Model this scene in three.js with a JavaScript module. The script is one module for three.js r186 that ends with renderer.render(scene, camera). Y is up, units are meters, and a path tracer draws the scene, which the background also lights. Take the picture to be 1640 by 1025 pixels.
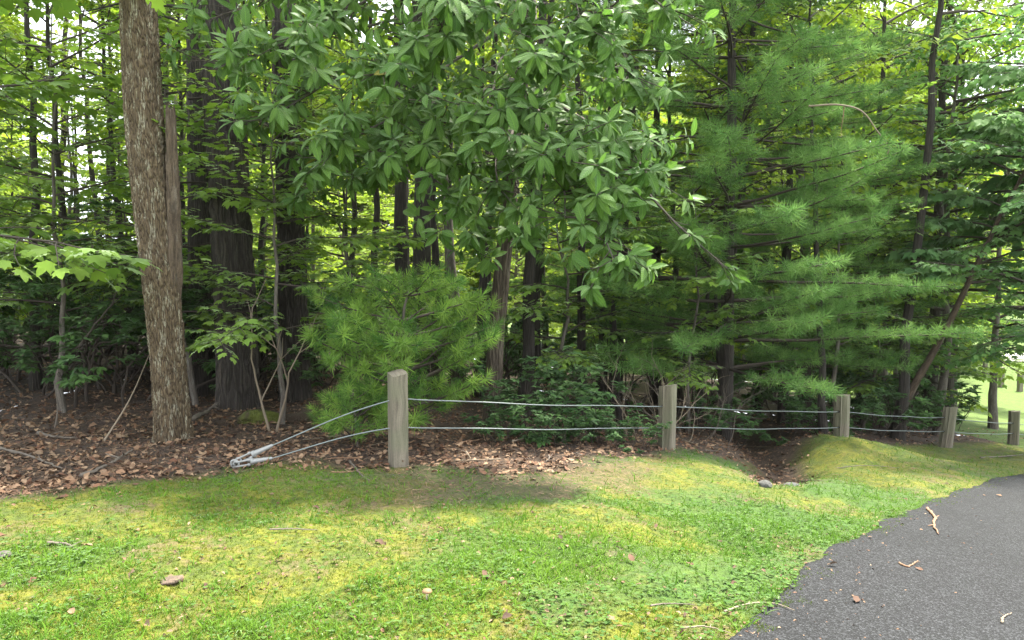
import * as THREE from 'three';
import { mergeGeometries } from 'three/addons/utils/BufferGeometryUtils.js';

// ---------------------------------------------------------------- camera, sky, sun, exposure
const scene = new THREE.Scene();
const FOCAL = 1193, HORIZON = 440, EYE = 1.6;                    // photograph's lens in pixels of 1640 x 1025
const camera = new THREE.PerspectiveCamera(2 * Math.atan(512.5 / FOCAL) * 180 / Math.PI, 1.6, 0.05, 900);
const PITCH = -Math.atan((512.5 - HORIZON) / FOCAL);
camera.position.set(0, EYE, 0);
camera.rotation.x = PITCH;
scene.add(camera);

const renderer = new THREE.WebGLRenderer({ antialias: true });
renderer.toneMapping = THREE.LinearToneMapping;
renderer.toneMappingExposure = 4.0;
renderer.shadowMap.enabled = true;

const sunDir = new THREE.Vector3(0.36, 0.93, -0.34).normalize();
{ // bright hazy sky, a little brighter round the veiled sun
  const W = 256, H = 128, data = new Float32Array(W * H * 4);
  for (let j = 0; j < H; j++) for (let i = 0; i < W; i++) {
    const up = ((j + 0.5) / H - 0.5) * Math.PI, ro = ((i + 0.5) / W - 0.5) * 2 * Math.PI;
    const x = Math.cos(ro) * Math.cos(up), y = Math.sin(up), z = Math.sin(ro) * Math.cos(up);
    const c = x * sunDir.x + y * sunDir.y + z * sunDir.z, glow = 0.9 * Math.pow(Math.max(0, c), 12);
    const L = 0.86 + 0.12 * Math.max(0, y), k = (j * W + i) * 4;
    data[k] = L * 0.93 + glow; data[k + 1] = L * 0.985 + glow * 0.97; data[k + 2] = L * 1.06 + glow * 0.9; data[k + 3] = 1;
  }
  const t = new THREE.DataTexture(data, W, H, THREE.RGBAFormat, THREE.FloatType);
  t.mapping = THREE.EquirectangularReflectionMapping; t.magFilter = THREE.LinearFilter; t.needsUpdate = true;
  scene.background = t; scene.environment = t;
}
const sun = new THREE.DirectionalLight(new THREE.Color(1.0, 0.95, 0.84), 5);
sun.position.copy(sunDir).multiplyScalar(80).add(new THREE.Vector3(4, 0, -14));
sun.target.position.set(4, 0, -14);
sun.castShadow = true; sun.shadow.radius = 7; sun.shadow.mapSize.set(4096, 4096);
Object.assign(sun.shadow.camera, { left: -45, right: 45, top: 45, bottom: -45, near: 1, far: 200 });
sun.name = 'sun';
scene.add(sun, sun.target);

// ---------------------------------------------------------------- helpers
const V = (x, y, z) => new THREE.Vector3(x, y, z);
const lerp = (a, b, t) => a + (b - a) * t, clamp = (x, a, b) => x < a ? a : x > b ? b : x;
const sstep = (a, b, x) => { const t = clamp((x - a) / (b - a), 0, 1); return t * t * (3 - 2 * t); };
function rng(seed) { let a = (seed * 2654435761) >>> 0; const f = () => { a |= 0; a = a + 0x6D2B79F5 | 0; let t = Math.imul(a ^ a >>> 15, 1 | a); t = t + Math.imul(t ^ t >>> 7, 61 | t) ^ t; return ((t ^ t >>> 14) >>> 0) / 4294967296; };
  f.r = (a, b) => a + (b - a) * f(); f.s = (k = 1) => (f() * 2 - 1) * k; f.i = (n) => Math.floor(f() * n); return f; }
const NT = new Float32Array(65536); { const r = rng(77); for (let i = 0; i < 65536; i++) NT[i] = r(); }
function vn(x, y) { // value noise 0..1
  const ix = Math.floor(x), iy = Math.floor(y); let fx = x - ix, fy = y - iy; fx = fx * fx * (3 - 2 * fx); fy = fy * fy * (3 - 2 * fy);
  const h = (a, b) => NT[((a & 255) + ((b & 255) << 8))];
  const a = h(ix, iy), b = h(ix + 1, iy), c = h(ix, iy + 1), d = h(ix + 1, iy + 1);
  return a + (b - a) * fx + (c - a) * fy + (a - b - c + d) * fx * fy;
}
const fbm = (x0, y0, o = 3) => { let x = x0 * 0.83 - y0 * 0.56, y = x0 * 0.56 + y0 * 0.83, s = 0, a = 0.5, t = 0; for (let i = 0; i < o; i++) { s += a * vn(x, y); t += a; const xr = x * 1.62 - y * 1.22 + 17.1; y = x * 1.22 + y * 1.62 + 5.7; x = xr; a *= 0.5; } return s / t; };

const names = {};
function numbered(n) { const k = names[n] = (names[n] ?? -1) + 1; return k ? n + '_' + String(k).padStart(3, '0') : n; }
function shade(o) { o.traverse((c) => { if (c.isMesh) { c.castShadow = true; c.receiveShadow = true; } }); return o; }
function tag(o, label, category, group) { Object.assign(o.userData, { label, category }); if (group) o.userData.group = group; return o; }
function part(name, geo, mat, parent, kind) { const m = new THREE.Mesh(geo, mat); m.name = name; m.castShadow = m.receiveShadow = true; if (kind) m.userData.kind = kind; parent.add(m); return m; }
function thing(name, label, category, group) { const g = new THREE.Group(); g.name = numbered(name); tag(g, label, category, group); scene.add(g); return g; }
function top(name, geo, mat, label, category, group) { const m = part(numbered(name), geo, mat, scene); return tag(m, label, category, group); }
function structure(name, geo, mat) { return part(numbered(name), geo, mat, scene, 'structure'); }
function stuff(name, geo, mat, label, category) { const m = part(numbered(name), geo, mat, scene, 'stuff'); return tag(m, label, category); }
function copy(o, label) { const c = o.clone(); const base = o.name.replace(/_\d{3}$/, ''); c.name = numbered(base); c.userData = { ...o.userData }; if (label) c.userData.label = label; scene.add(c); return c; }

// a pixel of the photograph at a depth in metres -> a point of the place
const cp = Math.cos(PITCH), sp = Math.sin(PITCH);
function ray(px, py) { const x = (px - 820) / FOCAL, y = -(py - 512.5) / FOCAL; return V(x, y * cp + sp, y * sp - cp); }
function at(px, py, d) { const r = ray(px, py); const k = d / -r.z; return V(r.x * k, EYE + r.y * k, -d); }

// ---------------------------------------------------------------- ground shape
const FX = 0.79, FZ = -0.61;                                     // the fence's direction on the ground
function along(x, z) { return (x + 0.98) * FX + (z + 6.4) * FZ; }
function across(x, z) { return (x + 0.98) * FZ + (z + 6.4) * -FX; } // > 0 behind the fence
function slope(t) { // smooth fall along the fence, levelling far out
  const a = t > 25 ? t : Math.log(1 + Math.exp(t * 1.2)) / 1.2; const s = a < 16 ? a * 0.132 : 2.112 + 1.3 * (1 - Math.exp(-(a - 16) * 0.1));
  return -s + 0.03;
}
function segDist(x, z, ax, az, bx, bz) { const dx = bx - ax, dz = bz - az; const t = clamp(((x - ax) * dx + (z - az) * dz) / (dx * dx + dz * dz), 0, 1); return [Math.hypot(x - ax - dx * t, z - az - dz * t), t]; }
const DITCH = [[2.35, -6.9], [2.75, -7.7], [3.35, -9.2], [3.7, -11], [4.2, -14]];
function ditch(x, z) { let best = 9, bt = 0; for (let i = 0; i < DITCH.length - 1; i++) { const [d, t] = segDist(x, z, ...DITCH[i], ...DITCH[i + 1]); if (d < best) { best = d; bt = i + t; } } return [best, bt]; }
function Hbase(x, z) {
  let h = slope(along(x, z));
  const [d, t] = ditch(x, z);
  if (d < 1.5) h -= (0.03 + 0.17 * Math.min(t, 2)) * Math.exp(-d * d / (0.09 + 0.05 * t));
  h += 0.22 * Math.exp(-((x - 4.6) ** 2 + (z + 10.3) ** 2) / 1.1) * (0.7 + 0.6 * vn(x * 2.3 + 7, z * 2.3 + 1));      // mossy mound at the third post
  h += 0.07 * Math.exp(-((x - 1.3) ** 2 + (z + 7.9) ** 2) / 1.2);
  const k = Math.hypot(x, z); if (k > 60) h += (k - 60) * 0.01;
  return h;
}
// edge of the pavement: x on the left of the asphalt for a given z
const EDGE = [[-7, 14], [-4.2, 6], [-1.9, 1.5], [-0.35, -1.2], [0.98, -3.26], [1.87, -4.46], [3.47, -6.37], [6.7, -9.75], [11, -13.6], [18, -18], [30, -23], [60, -30]];
function roadDist(x, z) { // > 0 on the asphalt
  let best = 1e9, sgn = 1; for (let i = 0; i < EDGE.length - 1; i++) { const [ax, az] = EDGE[i], [bx, bz] = EDGE[i + 1]; const [d] = segDist(x, z, ax, az, bx, bz);
    if (d < best) { best = d; sgn = ((bx - ax) * (z - az) - (bz - az) * (x - ax)) > 0 ? 1 : -1; } }
  return best * sgn;
}
function H(x, z) {
  const rd = roadDist(x, z), k = 1 - sstep(-0.25, 0.02, rd);
  return Hbase(x, z) + k * ((vn(x * 1.6 + 9, z * 1.6) - 0.5) * 0.07 + (vn(x * 5, z * 5 + 3) - 0.5) * 0.04 + (vn(x * 14, z * 14) - 0.5) * 0.018) - 0.03 * sstep(-0.02, 0.12, rd);
}
function ground(px, py) { const r = ray(px, py); let k = 2, step = 0.25; for (let i = 0; i < 900; i++) { const x = r.x * k, y = EYE + r.y * k, z = r.z * k; if (y < H(x, z)) { if (step < 0.003) break; k -= step; step *= 0.25; } k += step; } return V(r.x * k, EYE + r.y * k, r.z * k); }

// border between lawn and leaf litter, found from the photograph, as z over x
const BORDER = [[-400, 812], [0, 800], [120, 790], [200, 778], [300, 764], [380, 755], [520, 750], [590, 752], [700, 758], [800, 762], [870, 756], [950, 742], [1030, 735], [1090, 722], [1150, 738], [1200, 752]]
  .map(([a, b]) => { const p = ground(a, b); return [p.x, p.z]; });
BORDER.push([4.1, -10.2], [5.2, -11.0], [7.4, -12.9], [10.2, -15.2], [16, -20.5]);
function borderZ(x) { if (x <= BORDER[0][0]) return BORDER[0][1]; for (let i = 0; i < BORDER.length - 1; i++) { const a = BORDER[i], b = BORDER[i + 1]; if (x < b[0]) return lerp(a[1], b[1], (x - a[0]) / (b[0] - a[0] || 1)); } return BORDER.at(-1)[1] - (x - 16) * 0.72; }
function litterMask(x, z) { // 0 lawn .. 1 leaf litter
  const n = (fbm(x * 1.7, z * 1.7, 3) - 0.5) * 0.9;
  let m = sstep(-0.3, 0.35, borderZ(x) - z + n * 0.7);
  const [d, t] = ditch(x, z); if (t > 0.25) m = Math.max(m, 1 - sstep(0.06, 0.26 + 0.1 * t, d + n * 0.3));
  return m;
}
const soilMask = (x, z) => sstep(0.75, 0.1, Math.abs((borderZ(x) - z) + 0.42) + (fbm(x * 2.2 + 40, z * 2.2, 3) - 0.5) * 1.1) * sstep(-1.5, -0.7, x) * sstep(1.7, 1.0, x);
const mossiness = (x, z) => clamp(sstep(0.42, 0.62, fbm(x * 0.9 + 3, z * 0.9 + 8, 4)) + 1.15 * sstep(1.5, -1.7, x + 2.4 * (fbm(x * 0.7 + 9, z * 0.7, 3) - 0.5)) * sstep(-6.8, -5.2, z) * vn(x * 2, z * 2 + 40) + sstep(2.2, 4.6, x) * sstep(-7.5, -10, z) * 0.8, 0, 1);

// ---------------------------------------------------------------- textures
function tex(w, h, fn, srgb, repeat = true) { const d = new Uint8Array(w * h * 4); const o = [0, 0, 0]; for (let j = 0; j < h; j++) for (let i = 0; i < w; i++) { fn(i, j, o); const k = (j * w + i) * 4; d[k] = clamp(o[0] * 255, 0, 255); d[k + 1] = clamp(o[1] * 255, 0, 255); d[k + 2] = clamp(o[2] * 255, 0, 255); d[k + 3] = 255; }
  const t = new THREE.DataTexture(d, w, h); if (srgb) t.colorSpace = THREE.SRGBColorSpace; t.wrapS = t.wrapT = repeat ? THREE.RepeatWrapping : THREE.ClampToEdgeWrapping; t.magFilter = THREE.LinearFilter; t.minFilter = THREE.LinearMipmapLinearFilter; t.generateMipmaps = true; t.needsUpdate = true; return t; }
const toS = (c) => c <= 0.0031308 ? c * 12.92 : 1.055 * Math.pow(c, 1 / 2.4) - 0.055;
const mix3 = (o, a, b, t) => { o[0] = lerp(a[0], b[0], t); o[1] = lerp(a[1], b[1], t); o[2] = lerp(a[2], b[2], t); };

// lawn and forest floor near the camera: 14 m x 14 m at about 7 mm
const GX0 = -6, GZ0 = -16, GS = 16;
const gridOf = (fn, n) => { const g = new Float32Array((n + 1) * (n + 1)); for (let j = 0; j <= n; j++) for (let i = 0; i <= n; i++) g[j * (n + 1) + i] = fn(GX0 + i / n * GS, GZ0 + j / n * GS); return (x, z) => { const u = clamp((x - GX0) / GS * n, 0, n - 0.001), v = clamp((z - GZ0) / GS * n, 0, n - 0.001), a = Math.floor(u), b = Math.floor(v), s = u - a, t = v - b, k = b * (n + 1) + a; return lerp(lerp(g[k], g[k + 1], s), lerp(g[k + n + 1], g[k + n + 2], s), t); }; };
const litterAt = gridOf(litterMask, 400), soilAt = gridOf(soilMask, 400), mossAt = gridOf(mossiness, 400), bareAt = gridOf((x, z) => fbm(x * 3.1 + 70, z * 3.1, 3), 400), roadAt = gridOf(roadDist, 320);
const lawnMap = (() => {
  const N = 1600; const a = [0, 0, 0], b = [0, 0, 0];
  const yel = [0.145, 0.145, 0.006], mos = [0.085, 0.115, 0.007], grn = [0.05, 0.105, 0.01], soil = [0.115, 0.075, 0.048], lit = [0.1, 0.062, 0.038], lit2 = [0.04, 0.024, 0.016];
  return tex(N, N, (i, j, o) => {
    const x = GX0 + (i + 0.5) / N * GS, z = GZ0 + (j + 0.5) / N * GS;
    const ms = mossAt(x, z), n1 = vn(x * 7, z * 7), n2 = vn(x * 31, z * 31), n3 = vn(x * 83, z * 83);
    mix3(a, grn, mos, clamp(ms * 1.1 + (n1 - 0.5) * 0.5, 0, 1));
    mix3(a, a, yel, sstep(0.55, 1.0, ms * 0.55 + n1 * 0.5 + (n2 - 0.5) * 0.5) * 0.8);
    mix3(a, a, soil, sstep(0.56, 0.76, bareAt(x, z) * 0.6 + n2 * 0.4) * 0.6);
    mix3(a, a, soil, soilAt(x, z) * (0.35 + 0.5 * n2));
    const L = litterAt(x, z); if (L > 0) { mix3(b, lit2, lit, n2 * 0.6 + n3 * 0.4); mix3(a, a, b, L); }
    const g = 0.46 + 0.5 * n3 + 0.25 * (n2 - 0.5);
    for (let c = 0; c < 3; c++) o[c] = toS(a[c] * g);
  }, true, false);
})();
const grainBump = tex(512, 512, (i, j, o) => { const v = 0.5 * vn(i * 0.25, j * 0.25) + 0.3 * vn(i * 0.5 + 9, j * 0.5) + 0.2 * NT[(i * 131 + j * 517) & 65535]; o[0] = o[1] = o[2] = v; });
const tiled = (t, rx, ry) => { const c = t.clone(); c.repeat.set(rx, ry); c.needsUpdate = true; return c; };
const litterTile = tex(512, 512, (i, j, o) => { const x = i / 512 * 32, y = j / 512 * 32; const w = (a, b, f) => { const fx = i / 512, p = f; return vn((a % p + p) % p, (b % p + p) % p); }; const n = 0.5 * vn(x, y) + 0.5 * vn(x * 4, y * 4); const k = 0.4 + 0.8 * n; o[0] = toS(0.055 * k); o[1] = toS(0.036 * k); o[2] = toS(0.023 * k); }, true);
const grassTile = tex(512, 512, (i, j, o) => { const x = i / 512 * 16, y = j / 512 * 16; const n = 0.4 * vn(x, y) + 0.6 * vn(x * 8, y * 8), k = 0.5 + n; o[0] = toS(0.075 * k); o[1] = toS(0.12 * k); o[2] = toS(0.018 * k); }, true);
const pn = (u, v, fu, fv, s) => { // periodic value noise over a tile
  const x = u * fu, y = v * fv; let ix = Math.floor(x), iy = Math.floor(y), fx = x - ix, fy = y - iy; fx = fx * fx * (3 - 2 * fx); fy = fy * fy * (3 - 2 * fy);
  ix = ((ix % fu) + fu) % fu; iy = ((iy % fv) + fv) % fv; const jx = ix + 1 === fu ? 0 : ix + 1, jy = iy + 1 === fv ? 0 : iy + 1, k = s * 4001;
  const a = NT[(ix * 71 + iy * 1699 + k) & 65535], b = NT[(jx * 71 + iy * 1699 + k) & 65535], c = NT[(ix * 71 + jy * 1699 + k) & 65535], d = NT[(jx * 71 + jy * 1699 + k) & 65535]; return a + (b - a) * fx + (c - a) * fy + (a - b - c + d) * fx * fy; };
const AH = new Float32Array(1024 * 1024);
const asphaltMap = tex(1024, 1024, (i, j, o) => { // 2.4 m tile, stones of 4 to 12 mm in dark binder
  const u = i / 1024, v = j / 1024, a = pn(u, v, 340, 340, 51), b = pn(u, v, 512, 512, 52), c = pn(u, v, 220, 220, 53), big = 0.6 * pn(u, v, 5, 5, 54) + 0.4 * pn(u, v, 13, 13, 55), s = NT[((i >> 1) * 37 + (j >> 1) * 1031) & 65535];
  const st = a * 0.5 + b * 0.25 + c * 0.25; AH[j * 1024 + i] = sstep(0.3, 0.75, st);
  let k = 0.009 + 0.022 * sstep(0.44, 0.74, st) + 0.014 * (b - 0.5); if (s > 0.96) k += 0.07 * NT[(i * 7 + j * 911) & 65535]; k *= 0.8 + 0.4 * big;
  k = Math.max(k, 0.006); o[0] = toS(k * 0.97); o[1] = toS(k); o[2] = toS(k * 1.08); }, true);
const gravelMap = tex(256, 256, (i, j, o) => { const u = i / 256, v = j / 256, k = 0.2 + 0.12 * pn(u, v, 90, 90, 61) + 0.08 * pn(u, v, 12, 12, 62); o[0] = toS(k * 1.04); o[1] = toS(k * 0.96); o[2] = toS(k * 0.93); }, true);
const asphaltBump = tex(1024, 1024, (i, j, o) => { o[0] = o[1] = o[2] = AH[j * 1024 + i]; });

// bark, 0.5 m x 1 m tiles
function worley(x, y, nx, ny, seed) { const ix = Math.floor(x), iy = Math.floor(y); let f1 = 9, f2 = 9, id = 0; for (let b = -1; b <= 1; b++) for (let a = -1; a <= 1; a++) { const cx = ix + a, cy = iy + b, h = (((cx % nx + nx) % nx) * 57 + ((cy % ny + ny) % ny) * 1301 + seed * 7919) & 65535; const dx = cx + NT[h] - x, dy = cy + NT[(h + 331) & 65535] - y, d = dx * dx + dy * dy; if (d < f1) { f2 = f1; f1 = d; id = h; } else if (d < f2) f2 = d; } return [Math.sqrt(f1), Math.sqrt(f2), id]; }
const BARK = {
  flaky(u, v) { const wu = u + (pn(u, v, 6, 8, 1) - 0.5) * 0.05, wv = v + (pn(u, v, 10, 6, 2) - 0.5) * 0.06; const [a, b, id] = worley(wu * 26, wv * 10, 26, 10, 3); const [c, d, id2] = worley(wu * 58 + 0.3, wv * 19, 58, 19, 8); const e = sstep(0.02, 0.3, b - a), e2 = sstep(0.0, 0.35, d - c); return [0.55 * e * (0.45 + 0.75 * NT[id]) + 0.3 * e2 * NT[(id2 + 90) & 65535] + 0.15 * pn(u, v, 64, 90, 5), e, NT[(id + 777) & 65535], NT[(id2 + 50) & 65535], e2]; },
  furrow(u, v) { const wu = u + (pn(u, v, 5, 5, 1) - 0.5) * 0.11, wv = v + (pn(u, v, 8, 5, 2) - 0.5) * 0.1; const [a, b, id] = worley(wu * 15, wv * 2, 15, 2, 6); const e = sstep(0.03, 0.5, b - a); return [0.75 * e * (0.6 + 0.4 * NT[id]) + 0.25 * pn(u, v, 50, 24, 5), e, NT[(id + 777) & 65535], 0.5, e]; },
  plain(u, v) { const w = u + (pn(u, v, 6, 7, 1) - 0.5) * 0.08; const n = 0.5 * pn(w, v, 26, 9, 3) + 0.3 * pn(w, v, 60, 30, 4) + 0.2 * pn(u, v, 110, 90, 5); return [n, sstep(0.3, 0.6, n), pn(u, v, 5, 8, 7), 0.5, n]; },
};
function barkMat(type, dark, light, lichen, lichenAmount, bump) {
  const fn = BARK[type], W = 384, Hh = 768;
  const hs = new Float32Array(W * Hh); const map = tex(W, Hh, (i, j, o) => { const u = i / W, v = j / Hh, [h, e, r, r2, e2] = fn(u, v); hs[j * W + i] = h;
    mix3(o, dark, light, clamp(0.15 + 0.7 * e * (0.4 + 0.6 * r) + 0.25 * (r2 - 0.5), 0, 1));
    const l = lichenAmount * sstep(0.55, 0.85, r2 * 0.45 + pn(u, v, 9, 11, 9) * 0.55) * e2 * (0.5 + pn(u, v, 70, 90, 11)); mix3(o, o, lichen, clamp(l, 0, 1));
    const g = 0.75 + 0.5 * pn(u, v, 120, 160, 12); for (let c = 0; c < 3; c++) o[c] = toS(o[c] * g); }, true);
  const bm = tex(W, Hh, (i, j, o) => { o[0] = o[1] = o[2] = hs[j * W + i]; });
  return new THREE.MeshStandardMaterial({ map, bumpMap: bm, bumpScale: bump, roughness: 0.95 });
}
const M = {
  flaky: barkMat('flaky', [0.034, 0.021, 0.011], [0.15, 0.108, 0.06], [0.36, 0.34, 0.25], 0.75, 0.012),
  snag: barkMat('plain', [0.036, 0.024, 0.015], [0.115, 0.083, 0.054], [0.36, 0.35, 0.3], 0.25, 0.012),
  dark: barkMat('furrow', [0.016, 0.0125, 0.01], [0.066, 0.054, 0.043], [0.12, 0.13, 0.095], 0.2, 0.02),
  brown: barkMat('furrow', [0.034, 0.025, 0.017], [0.13, 0.1, 0.07], [0.25, 0.25, 0.2], 0.25, 0.012),
  grey: barkMat('plain', [0.06, 0.05, 0.04], [0.17, 0.145, 0.12], [0.3, 0.31, 0.27], 0.6, 0.006),
  twig: new THREE.MeshStandardMaterial({ color: new THREE.Color().setRGB(0.05, 0.038, 0.029), roughness: 0.9 }),
  deadTwig: new THREE.MeshStandardMaterial({ color: new THREE.Color().setRGB(0.19, 0.15, 0.105), roughness: 0.9 }),
  stickTan: new THREE.MeshStandardMaterial({ color: new THREE.Color().setRGB(0.2, 0.115, 0.065), roughness: 0.85 }),
  stickGrey: new THREE.MeshStandardMaterial({ color: new THREE.Color().setRGB(0.11, 0.09, 0.07), roughness: 0.9 }),
};
const veins = tex(64, 128, (i, j, o) => { const u = Math.abs(i / 63 - 0.5) * 2, v = j / 127; const rib = 1 - sstep(0.02, 0.09, u); const side = Math.abs(((v * 9 - u * 1.6) % 1 + 1) % 1 - 0.5) * 2; const s = 1 - sstep(0.0, 0.22, side); const k = 0.8 + 0.08 * s + 0.05 * (NT[(i * 31 + j * 77) & 65535] - 0.5); o[0] = k + rib * 0.2; o[1] = k + rib * 0.2; o[2] = k + rib * 0.05; }, true, false);
const veinBump = tex(64, 128, (i, j, o) => { const u = Math.abs(i / 63 - 0.5) * 2, v = j / 127; const side = Math.abs(((v * 9 - u * 1.6) % 1 + 1) % 1 - 0.5) * 2; o[0] = o[1] = o[2] = sstep(0.0, 0.5, side) * sstep(0, 0.1, u); }, false, false);
const leafMat = (extra) => new THREE.MeshPhysicalMaterial({ color: 0xffffff, vertexColors: true, roughness: 1, transmission: 0.45, thickness: 0, side: THREE.DoubleSide, ior: 1.4, specularIntensity: 0.35, ...extra });
M.leaf = leafMat({ clearcoat: 0.1, clearcoatRoughness: 0.45, transmission: 0.52 });
M.bigLeaf = leafMat({ map: veins, bumpMap: veinBump, bumpScale: 0.003, clearcoat: 0.2, clearcoatRoughness: 0.35, transmission: 0.5 });
M.gloss = leafMat({ clearcoat: 0.3, clearcoatRoughness: 0.45, transmission: 0.35 });
M.needle = leafMat({ transmission: 0.35 });
M.grass = leafMat({ transmission: 0.4 });
M.litter = new THREE.MeshStandardMaterial({ vertexColors: true, roughness: 0.9, side: THREE.DoubleSide });

// ---------------------------------------------------------------- mesh builders
class Buf { // gathers many small pieces into one geometry
  constructor(n = 4096) { this.n = 0; this.m = 0; this.grow(n); }
  grow(n) { const g = (a, k, T) => { const b = new T(n * k); if (a) b.set(a); return b; }; this.cap = n; this.p = g(this.p, 3, Float32Array); this.q = g(this.q, 3, Float32Array); this.u = g(this.u, 2, Float32Array); this.c = g(this.c, 3, Float32Array); this.ix = this.ix ?? []; }
  leaf(t, x, y, z, fx, fy, fz, nx, ny, nz, s, r, g, b, wide = 1) { // template t: along +z, face +y
    let l = Math.hypot(fx, fy, fz) || 1; fx /= l; fy /= l; fz /= l;
    let ax = ny * fz - nz * fy, ay = nz * fx - nx * fz, az = nx * fy - ny * fx; l = Math.hypot(ax, ay, az); if (l < 1e-4) { ax = 1; ay = 0; az = 0; l = 1; } ax /= l; ay /= l; az /= l;
    const ux = fy * az - fz * ay, uy = fz * ax - fx * az, uz = fx * ay - fy * ax, k = t.p.length / 3;
    if (this.n + k > this.cap) this.grow(Math.max(this.cap * 2, this.n + k));
    for (let i = 0; i < k; i++) { const a = t.p[i * 3] * s * wide, bb = t.p[i * 3 + 1] * s, c = t.p[i * 3 + 2] * s, o = (this.n + i) * 3; this.p[o] = x + ax * a + ux * bb + fx * c; this.p[o + 1] = y + ay * a + uy * bb + fy * c; this.p[o + 2] = z + az * a + uz * bb + fz * c;
      const d = t.q[i * 3], e = t.q[i * 3 + 1], f = t.q[i * 3 + 2]; this.q[o] = ax * d + ux * e + fx * f; this.q[o + 1] = ay * d + uy * e + fy * f; this.q[o + 2] = az * d + uz * e + fz * f;
      this.u[(this.n + i) * 2] = t.u[i * 2]; this.u[(this.n + i) * 2 + 1] = t.u[i * 2 + 1]; this.c[o] = r; this.c[o + 1] = g; this.c[o + 2] = b; }
    for (let i = 0; i < t.i.length; i++) this.ix.push(this.n + t.i[i]); this.n += k; }
  tube(pts, rad, seg = 5, o = {}) { // pts: Vector3[], rad: number or number[]
    const n = pts.length, circ = 2 * Math.PI * (Array.isArray(rad) ? rad[0] : rad), ru = Math.max(1, Math.round(circ / 0.5)), sc = circ < 0.25 ? circ / 0.5 : ru; let s = 0, nx = V(1, 0, 0);
    const t = V(0, 0, 0), b = V(0, 0, 0), c = o.color ?? [1, 1, 1]; if (this.n + n * (seg + 1) + 2 > this.cap) this.grow(Math.max(this.cap * 2, this.n + n * (seg + 1) + 2)); const base = this.n;
    for (let i = 0; i < n; i++) { t.subVectors(pts[Math.min(i + 1, n - 1)], pts[Math.max(i - 1, 0)]).normalize(); if (i) s += pts[i].distanceTo(pts[i - 1]); nx.addScaledVector(t, -nx.dot(t)); if (nx.lengthSq() < 1e-5) nx.set(0, 0, 1).addScaledVector(t, -t.z); nx.normalize(); b.crossVectors(t, nx);
      for (let k = 0; k <= seg; k++) { const th = k / seg * Math.PI * 2, u = k / seg * sc, v = s; let r = Array.isArray(rad) ? rad[i] : rad; if (o.disp) r += o.disp(u, v, th, s); const ca = Math.cos(th), sa = Math.sin(th), j = this.n * 3; const dx = nx.x * ca + b.x * sa, dy = nx.y * ca + b.y * sa, dz = nx.z * ca + b.z * sa;
        this.p[j] = pts[i].x + dx * r; this.p[j + 1] = pts[i].y + dy * r; this.p[j + 2] = pts[i].z + dz * r; this.q[j] = dx; this.q[j + 1] = dy; this.q[j + 2] = dz; this.u[this.n * 2] = u; this.u[this.n * 2 + 1] = v; this.c[j] = c[0]; this.c[j + 1] = c[1]; this.c[j + 2] = c[2]; this.n++; } }
    for (let i = 0; i < n - 1; i++) for (let k = 0; k < seg; k++) { const a = base + i * (seg + 1) + k, d = a + seg + 1; this.ix.push(a, a + 1, d, a + 1, d + 1, d); }
    if (o.cap !== false) for (const e of [0, n - 1]) { const r0 = base + e * (seg + 1), ci = this.n++; this.p.set([pts[e].x, pts[e].y, pts[e].z], ci * 3); this.q.set([0, 1, 0], ci * 3); this.c.set(c, ci * 3); this.u.set([0, 0], ci * 2); for (let k = 0; k < seg; k++) e ? this.ix.push(r0 + k, r0 + k + 1, ci) : this.ix.push(r0 + k + 1, r0 + k, ci); }
  }
  geo(normals) { const g = new THREE.BufferGeometry(); g.setAttribute('position', new THREE.BufferAttribute(this.p.slice(0, this.n * 3), 3)); g.setAttribute('normal', new THREE.BufferAttribute(this.q.slice(0, this.n * 3), 3)); g.setAttribute('uv', new THREE.BufferAttribute(this.u.slice(0, this.n * 2), 2)); g.setAttribute('color', new THREE.BufferAttribute(this.c.slice(0, this.n * 3), 3)); g.setIndex(this.ix.length > 65535 * 3 || this.n > 65535 ? new THREE.BufferAttribute(new Uint32Array(this.ix), 1) : this.ix); if (normals) g.computeVertexNormals(); return g; }
}
const tubeGeo = (pts, rad, seg, o) => { const b = new Buf(1024); b.tube(pts, rad, seg, o); return b.geo(o?.disp); };
function tplOf(g) { g.computeVertexNormals(); return { p: g.attributes.position.array, q: g.attributes.normal.array, u: g.attributes.uv.array, i: [...g.index.array] }; }
// leaf blade as a grid: w(t) half width, fold lifts the margins, droop bends the tip down; unit length
function blade(rows, cols, w, fold, droop, wave = 0, twist = 0) { const p = [], u = [], ix = []; for (let j = 0; j <= rows; j++) { const t = j / rows, hw = w(t), a = droop * t, zz = droop ? Math.sin(a) / droop : t, yy = droop ? -(1 - Math.cos(a)) / droop : 0; for (let i = 0; i <= cols; i++) { const s = i / cols * 2 - 1; const tw = twist * t * s; p.push(s * hw, yy + Math.abs(s) * hw * fold + wave * Math.sin(t * 9 + s * 2) * Math.abs(s) + tw * hw, zz); u.push((s + 1) / 2, t); } } const c = cols + 1; for (let j = 0; j < rows; j++) for (let i = 0; i < cols; i++) { const a = j * c + i; ix.push(a, a + c, a + 1, a + 1, a + c, a + c + 1); } const g = new THREE.BufferGeometry(); g.setAttribute('position', new THREE.Float32BufferAttribute(p, 3)); g.setAttribute('uv', new THREE.Float32BufferAttribute(u, 2)); g.setIndex(ix); return tplOf(g); }
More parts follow.
